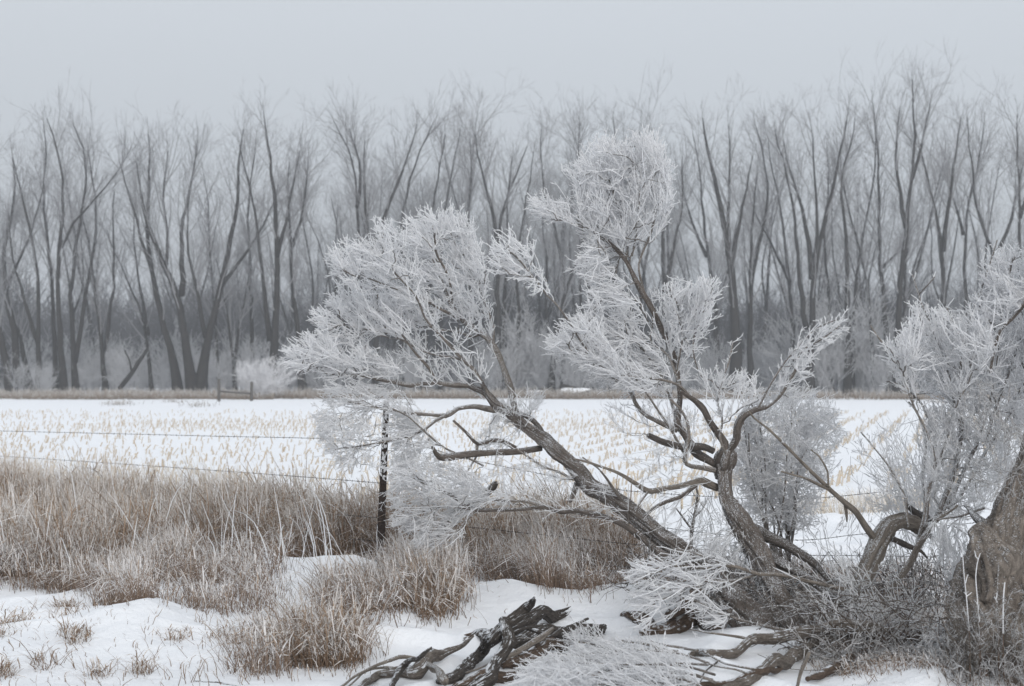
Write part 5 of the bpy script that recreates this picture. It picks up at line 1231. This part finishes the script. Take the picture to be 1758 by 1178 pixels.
# rime plastered on the studs of the post
fr = Acc()
for i in range(60):
    f = RS.rand() ** .8 * .52; c = pt + (pb_ - pt) * f * .8
    side = RS.uniform(-.016, .02)
    p = c + np.array([side, -.012 - RS.rand() * .01, 0]); q = p + np.array([RS.uniform(-.016, .016), -.003, RS.uniform(.008, .035)])
    m_ = (p + q) / 2 + np.array([RS.uniform(-.005, .005), -.004, 0])
    fr.tubes(np.stack([p, m_, q])[None], np.array([[.004, .0085, .003]]), 6)
put('rime', fr.mesh('rime', M['frost'], fl), sp_, kind='stuff')
q0 = at(1352, 868, 11.0); q1 = at(1356, 1000, 11.0); q1[2] = float(gz(q1[0], q1[1])) - .2
put('steel_post', tpost(q0, q1, 9, '').mesh('steel_post', M['steel'], fl, False), fence)
q0 = at(2010, 800, 12.4); q1 = np.array([q0[0], q0[1], float(gz(q0[0], q0[1])) - .2]); put('steel_post', tpost(q0, q1, 12, '').mesh('steel_post', M['steel'], fl, False), fence)
q0 = at(-190, 700, 20.6); q1 = np.array([q0[0], q0[1], float(gz(q0[0], q0[1])) - .2]); put('steel_post', tpost(q0, q1, 12, '').mesh('steel_post', M['steel'], fl, False), fence)
dx_ = [(-190, 20.6), (0, 18.6), (330, 15.5), (658, 12.4), (900, 11.7), (1105, 11.2), (1352, 11.0), (1560, 11.4), (1758, 11.8), (2010, 12.4)]
wires = {
 'w1': [(-190, 735), (0, 740), (330, 748), (658, 758), (800, 788), (900, 808), (1038, 835), (1105, 845), (1352, 857), (1560, 840), (1758, 822), (2010, 806)],
 'w2': [(-190, 771), (0, 783), (330, 805), (658, 830), (711, 840), (900, 868), (1139, 906), (1352, 927), (1470, 918), (1600, 905), (1758, 890), (2010, 872)],
 'w3': [(-190, 808), (0, 828), (330, 862), (658, 890), (900, 915), (1105, 936), (1352, 952), (1470, 954), (1590, 956), (1758, 960), (2010, 962)],
 'w4': [(-190, 845), (0, 868), (330, 903), (655, 930), (900, 960), (1105, 975), (1352, 990), (1560, 992), (1758, 994), (2010, 998)],
}
barbs = Acc()
for wn, pts in wires.items():
    pts = np.array(pts, float); dd = np.interp(pts[:, 0], [q[0] for q in dx_], [q[1] for q in dx_])
    C = catmull(at(pts[:, 0], pts[:, 1], dd), .03); n = len(C)
    a = Acc()
    for ph in (0, math.pi):
        s = np.arange(n) * .03; off = .0018
        P = C + np.stack([0 * s, np.cos(s * 80 + ph) * off, np.sin(s * 80 + ph) * off], 1)
        a.tubes(P[None], np.full((1, n), .0017), 4)
    put('wire', a.mesh('wire', M['wire'], fl), fence)
    for i in range(2, n - 2, 4):
        for k in range(2):
            dr = RS.randn(3) * np.array([.5, 1, 1]); dr = norm(dr) * .014
            barbs.tubes(np.stack([C[i] - dr, C[i] + dr * .01, C[i] + dr])[None], np.array([[.0008, .0026, .0008]]), 3)
put('barbs', barbs.mesh('barbs', M['wire'], fl), fence, kind='stuff')

# ------------------------------------------------------------------ corn stubble
ra = R_(17); ux, uy = math.sin(ra), math.cos(ra); vx, vy = uy, -ux
pts = []
for row in np.arange(-60, 60, .78):
    s = -40.
    while s < 90:
        s += RS.uniform(.07, .30)
        x = row * vx + s * ux + RS.randn() * .06; y = row * vy + s * uy
        y += 0
        if 17.2 < y < 58 and abs(x) < 4 + .46 * y: pts.append((x, y))
pts = np.array(pts)
keep = (n2(pts[:, 0], pts[:, 1], .35, 9) + RS.rand(len(pts)) * .5) > .60
keep &= (n2(pts[:, 0], pts[:, 1], .12, 19) + RS.rand(len(pts)) * .6) > .44
keep &= RS.rand(len(pts)) < np.clip((60 - pts[:, 1]) / 14, .1, 1)
keep &= ~((pts[:, 1] < 20) & (RS.rand(len(pts)) < .6))
pts = pts[keep]
px_, _ = proj(np.stack([pts[:, 0], pts[:, 1], pts[:, 1] * 0], -1))
vis = (px_ > -20) & (px_ < 1780)
ordr = np.argsort(np.where(vis, pts[:, 1], 1e3)); near = ordr[:300]; rest = ordr[300:]
def stalk_geo(acc, base, h, lean, az, r=.012, leaf=True):
    top = base + np.array([math.cos(az) * lean * h, math.sin(az) * lean * h * .5, h])
    P = np.stack([base - [0, 0, .04], base * .5 + top * .5 + RS.randn(3) * .004, top])[None]
    acc.tubes(P, np.array([[r * 1.25, r, r * .95]]), 5)
    if leaf:
        b = base * .4 + top * .6; e = b + np.array([RS.uniform(-.10, .10), RS.uniform(-.05, .05), RS.uniform(-.06, .07)])
        m_ = (b + e) / 2 + np.array([0, 0, .03])
        acc.ribbons(np.stack([b, m_, e])[None], np.array([[.012, .022, .006]]), np.array([[.2, .5, .8]]), np.linspace(0, 1, 3), np.array([RS.rand()]))
kinds = []
for k in range(7):
    a = Acc(); stalk_geo(a, np.zeros(3), [.14, .17, .2, .11, .16, .22, .13][k], [.2, .1, .45, .1, -.3, .25, -.1][k], RS.uniform(-.6, .6), .013)
    kinds.append(a.mesh('corn_stalk', M['corn']))
for i in near:
    x, y = pts[i]; o = put('corn_stalk', kinds[RS.randint(7)], None, (x, y, float(gz(x, y))), 'short cut tan corn stalk standing in the snowy field', 'corn stalk', 'cut corn stalks in the field')
    s = RS.uniform(.75, 1.15); o.scale = (s, s, s); o.rotation_euler = (0, 0, RS.uniform(-.6, .6))
# the further stubble
X, Y = pts[rest, 0], pts[rest, 1]; Z = gz(X, Y); n = len(X); h = RS.uniform(.06, .16, n); ln = RS.normal(.14, .32, n)
B0 = np.stack([X, Y, Z - .03], 1); T0 = np.stack([X + ln * h, Y + RS.randn(n) * .2 * h, Z + h], 1)
a = Acc(); a.tubes(np.stack([B0, (B0 + T0) / 2, T0], 1), np.tile(np.array([.0125, .0115, .010]), (n, 1)), 4)
k = RS.rand(n) < .6; b = (B0 * .4 + T0 * .6)[k]; e = b + np.stack([RS.uniform(-.1, .1, k.sum()), RS.uniform(-.05, .05, k.sum()), RS.uniform(-.06, .06, k.sum())], 1)
a.ribbons(np.stack([b, (b + e) / 2 + np.array([0, 0, .03]), e], 1), np.tile(np.array([.009, .015, .004]), (k.sum(), 1)), np.tile(np.array([[.2, .5, .8]]), (k.sum(), 1)), np.linspace(0, 1, 3), RS.rand(k.sum()))
put('corn_stubble', a.mesh('corn_stubble', M['corn']), None, label='rows of cut tan corn stubble fading across the far snowy field', cat='stubble', kind='stuff')

# ------------------------------------------------------------------ dry grass
def blades(acc, G, h, w=.0032, droop=.8, lean=.25, wind=(-.15, 0), n_=6, head=.35):
    n = len(G); az = RS.rand(n) * 6.28; H = h * (.35 + .8 * RS.rand(n)) * (.55 + .9 * n2(G[:, 0], G[:, 1], 1.9, 31))
    dr = droop * RS.rand(n) ** 1.3; le = lean * RS.rand(n)
    t = np.linspace(0, 1, n_)
    hx = np.cos(az)[:, None]; hy = np.sin(az)[:, None]
    out = H[:, None] * (le[:, None] * t + dr[:, None] * .55 * np.clip(t - .35, 0, 1) ** 1.7 * 2.2)
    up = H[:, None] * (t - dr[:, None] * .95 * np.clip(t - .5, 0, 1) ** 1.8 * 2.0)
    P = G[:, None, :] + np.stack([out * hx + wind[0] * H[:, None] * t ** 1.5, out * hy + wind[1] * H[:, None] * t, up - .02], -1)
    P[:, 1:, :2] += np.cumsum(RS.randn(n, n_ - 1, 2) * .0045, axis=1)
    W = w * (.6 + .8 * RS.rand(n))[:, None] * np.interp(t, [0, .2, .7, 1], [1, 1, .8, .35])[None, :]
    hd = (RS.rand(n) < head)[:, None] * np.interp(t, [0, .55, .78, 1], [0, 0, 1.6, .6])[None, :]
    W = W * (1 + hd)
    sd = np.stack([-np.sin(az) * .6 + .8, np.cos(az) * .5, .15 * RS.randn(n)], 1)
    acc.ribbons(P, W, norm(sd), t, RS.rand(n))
def strip_pts(poly, n, clump=None, seed=3, jit=1.0):
    """random roots on the ground inside an outline of the picture, evenly spread over the ground"""
    poly = np.asarray(poly, float)
    Gp = gp(poly[:, 0], poly[:, 1])[:, :2]
    lo, hi = Gp.min(0), Gp.max(0); out = []
    c = 0
    while c < n:
        q = lo + (hi - lo) * RS.rand(n * 3, 2); k = in_poly(q[:, 0], q[:, 1], Gp)
        if clump: k &= (n2(q[:, 0], q[:, 1], clump, seed) + .35 * RS.rand(len(q))) > .55
        q = q[k]; q = q + RS.randn(len(q), 2) * np.array([.09, .12]) * RS.rand(len(q), 1) * jit; out.append(q); c += len(q)
    q = np.concatenate(out)[:n]
    return np.stack([q[:, 0], q[:, 1], gz(q[:, 0], q[:, 1])], 1)
BACK = [(-60, 868), (150, 880), (300, 893), (450, 905), (640, 930), (800, 938), (1000, 945), (1090, 958), (1090, 990), (1000, 985), (800, 985), (640, 962), (560, 968), (450, 965), (330, 960), (200, 985), (100, 1000), (-60, 990)]
a = Acc()
blades(a, strip_pts(BACK, 30000, 2.0), .59, w=.0034, droop=.95, lean=.36)
blades(a, strip_pts(BACK, 5500, 2.4, 4), .68, w=.0060, droop=.85, lean=.4, n_=7, head=.6)
blades(a, strip_pts(BACK, 14000, 2.0), .42, w=.0030, droop=1.25, lean=.6, n_=7)
blades(a, strip_pts(BACK, 12000), .44, w=.0034, droop=1.0, lean=.3)
put('dry_grass', a.mesh('dry_grass', M['grass']), None, label='band of tall dry brown grass along the wire fence', cat='grass', kind='stuff')
a = Acc()
blades(a, strip_pts([(-60, 960), (100, 965), (330, 950), (340, 980), (270, 1000), (235, 1050), (180, 1040), (100, 1018), (-60, 1010)], 13000, 3.0, 5), .36, w=.0034, droop=1.1, lean=.4, head=.6)
blades(a, strip_pts([(680, 985), (790, 975), (960, 975), (1060, 975), (1075, 1000), (1000, 1005), (940, 1025), (900, 1005), (800, 1010), (780, 1040), (720, 1050), (680, 1020)], 9000, 3.0, 6), .40, w=.0032, droop=1.0, lean=.35, head=.5)
blades(a, strip_pts([(1040, 960), (1150, 970), (1200, 1000), (1120, 1030), (1060, 1010)], 2200, 3.0, 6), .22, w=.0032, droop=1.0, lean=.6)
blades(a, strip_pts([(1090, 985), (1250, 985), (1450, 985), (1640, 985), (1660, 1090), (1560, 1110), (1400, 1080), (1230, 1075), (1100, 1030)], 7000, 2.5, 8), .24, w=.0032, droop=1.1, lean=.6)
blades(a, strip_pts([(1380, 1100), (1560, 1085), (1758, 1085), (1790, 1180), (1640, 1185), (1600, 1150), (1480, 1165), (1400, 1150)], 5000, 2.5, 8), .11, w=.0036, droop=1.2, lean=.9)
put('frosted_grass', a.mesh('frosted_grass', M['grass_frost']), None, label='shorter greyer rimed grass in front of the brown band', cat='grass', kind='stuff')
# tall white frosted stems in the grass
a = Acc()
gpts = strip_pts([(-40, 900), (640, 955), (640, 985), (560, 985), (250, 1010), (-40, 1000)], 150)
blades(a, gpts, .74, w=.0085, droop=.55, lean=.45, n_=8, head=0)
gpts = strip_pts([(660, 960), (1040, 975), (1040, 1000), (680, 1010)], 26); blades(a, gpts, .5, w=.0075, droop=.5, lean=.45, n_=8, head=0)
put('rimed_stems', a.mesh('rimed_stems', M['frost']), None, label='taller white rimed stalks sticking out of the dry grass', cat='grass stalks', kind='stuff')
# wispy pale grass tips behind the band and the faint pale patches at the field edge
a = Acc()
blades(a, strip_pts([(-60, 845), (320, 872), (600, 905), (600, 925), (300, 893), (-60, 872)], 2600, 1.2, 8), .62, w=.0036, droop=.6, lean=.25, head=.6)
blades(a, strip_pts([(1370, 862), (1460, 850), (1600, 850), (1600, 880), (1480, 885), (1370, 885)], 1500, 1.5, 9), .22, w=.004, droop=.6, lean=.4)
blades(a, strip_pts([(880, 855), (1120, 872), (1120, 900), (880, 885)], 900, 1.5, 9), .25, w=.004, droop=.6, lean=.4)
blades(a, strip_pts([(620, 850), (780, 850), (780, 880), (620, 880)], 500, 1.5, 9), .25, w=.004, droop=.6, lean=.4)
put('pale_grass', a.mesh('pale_grass', M['grass_tan']), None, label='thin pale straw grass at the near edge of the field', cat='grass', kind='stuff')
# tufts that stand alone in the snow
TUFTS = [
 ('large dense grass tuft right of the big left grass mass', [(280, 985), (470, 970), (480, 1010), (470, 1062), (420, 1058), (330, 1050), (285, 1030)], 5200, .26, .9, 'grass_frost'),
 ('spreading grass tuft at bottom centre left', [(505, 1105), (560, 1100), (620, 1110), (618, 1145), (540, 1148), (505, 1140)], 3200, .28, 1.0, 'grass'),
 ('thin ragged grass tuft left of the spreading tuft at bottom', [(395, 1110), (470, 1085), (500, 1130), (480, 1165), (405, 1160)], 1500, .22, 1.0, 'grass_frost'),
 ('upright wispy tuft on the snow hump below the fence', [(545, 1020), (585, 1015), (600, 1060), (550, 1075)], 900, .30, .9, 'grass_frost'),
 ('grass tuft over the old dark limb below the steel post', [(600, 1020), (690, 1000), (720, 1035), (680, 1070), (620, 1085)], 3200, .28, 1.1, 'grass_frost'),
 ('grass tuft hanging over the lip of snow right of the dark limb', [(690, 1040), (790, 1030), (780, 1060), (720, 1072)], 1600, .26, 1.1, 'grass'),
 ('dark flattened tuft at the left edge low in the picture', [(-20, 1075), (45, 1060), (50, 1080), (-10, 1100)], 700, .09, 1.0, 'grass'),
 ('flattened grass tuft at lower left between snow patches', [(105, 1085), (150, 1078), (160, 1100), (120, 1108)], 420, .13, 1.0, 'grass'),
 ('small dark tuft just below the big left grass mass', [(90, 1040), (130, 1035), (135, 1055), (95, 1058)], 420, .10, 1.0, 'grass'),
 ('low flat tuft in the snow below the large dense tuft', [(285, 1085), (325, 1078), (330, 1095), (290, 1100)], 320, .08, 1.0, 'grass'),
 ('small low tuft right of the flat one near the snow hump', [(355, 1090), (395, 1084), (400, 1098), (360, 1102)], 300, .08, 1.0, 'grass'),
 ('bottom left corner tuft in the snow', [(-20, 1150), (20, 1145), (25, 1165), (-15, 1172)], 380, .09, 1.0, 'grass'),
 ('thin bent tuft near the bottom edge right of the corner', [(225, 1150), (255, 1145), (260, 1160), (230, 1165)], 170, .13, 1.0, 'grass'),
 ('sparse lone tuft of few blades at lower left', [(60, 1130), (90, 1125), (92, 1150), (62, 1155)], 110, .16, .8, 'grass_frost'),
 ('small dark tuft between the corner tuft and the sparse blades', [(150, 1155), (185, 1150), (188, 1165), (155, 1170)], 160, .10, 1.0, 'grass'),
 ('curled tuft at the near edge of the snow under the leaning trunk', [(975, 1010), (1040, 1000), (1060, 1030), (1000, 1035)], 1400, .16, 1.0, 'grass_frost'),
]
for lab, poly, n, h, dr, mt in TUFTS:
    a = Acc(); G = strip_pts(poly, int(n * .42), jit=2.4 if n > 4000 else (1.1 if n > 800 else .2)); blades(a, G, h * (1.15 if n > 800 else .9), w=.0034, droop=dr * 1.15, lean=.75 if n > 800 else 1.5, head=.4); k_ = max(12, n // 18); blades(a, G[RS.randint(0, len(G), k_)], h * 1.3, w=.006, droop=.9, lean=.6, head=.7)
    c = G.mean(0); c[2] = float(gz(c[0], c[1])); put('grass_tuft', a.mesh('grass_tuft', M[mt], c), None, c, lab, 'grass tuft')
a = Acc(); G = strip_pts([(-40, 1040), (400, 1070), (640, 1060), (620, 1170), (300, 1185), (-40, 1185)], 520, 1.1, 12); blades(a, G, .12, w=.004, droop=1.0, lean=.8)
G = strip_pts([(690, 1060), (900, 1010), (1060, 1030), (900, 1060), (700, 1110)], 60); blades(a, G, .1, w=.004, droop=1., lean=.8)
put('grass_litter', a.mesh('grass_litter', M['grass']), None, label='scattered single dry blades poking through the near snow', cat='grass', kind='stuff')
# verge along the far edge of the field
def verge(acc, pxs, d0, d1, n, h):
    px = RS.uniform(pxs[0], pxs[1], n); d = RS.uniform(d0, d1, n); x = (px - IW / 2) / FPX * d
    k = (n2(x, d, .35, 14) + RS.rand(n) * .5) > .5; x, d = x[k], d[k]
    blades(acc, np.stack([x, d, gz(x, d)], 1), h, w=.018, droop=.9, lean=.4, n_=4)
a = Acc(); verge(a, (-60, 470), 80, 89, 11000, .55); verge(a, (400, 1000), 82, 90, 9000, .6); verge(a, (900, 1800), 81, 89, 11000, .6)

for cx_, cd_, n_c in ((205, 69, 130), (340, 66, 70), (1620, 73, 120), (300, 74, 60)):
    px = cx_ + RS.randn(n_c) * 16; d = cd_ + RS.randn(n_c) * 1.3; x = (px - IW / 2) / FPX * d
    blades(a, np.stack([x, d, gz(x, d)], 1), .3, w=.014, droop=1., lean=.7, n_=4)
put('verge_grass', a.mesh('verge_grass', M['grass_far']), None, label='low tan grass verge along the foot of the far trees', cat='grass', kind='stuff')
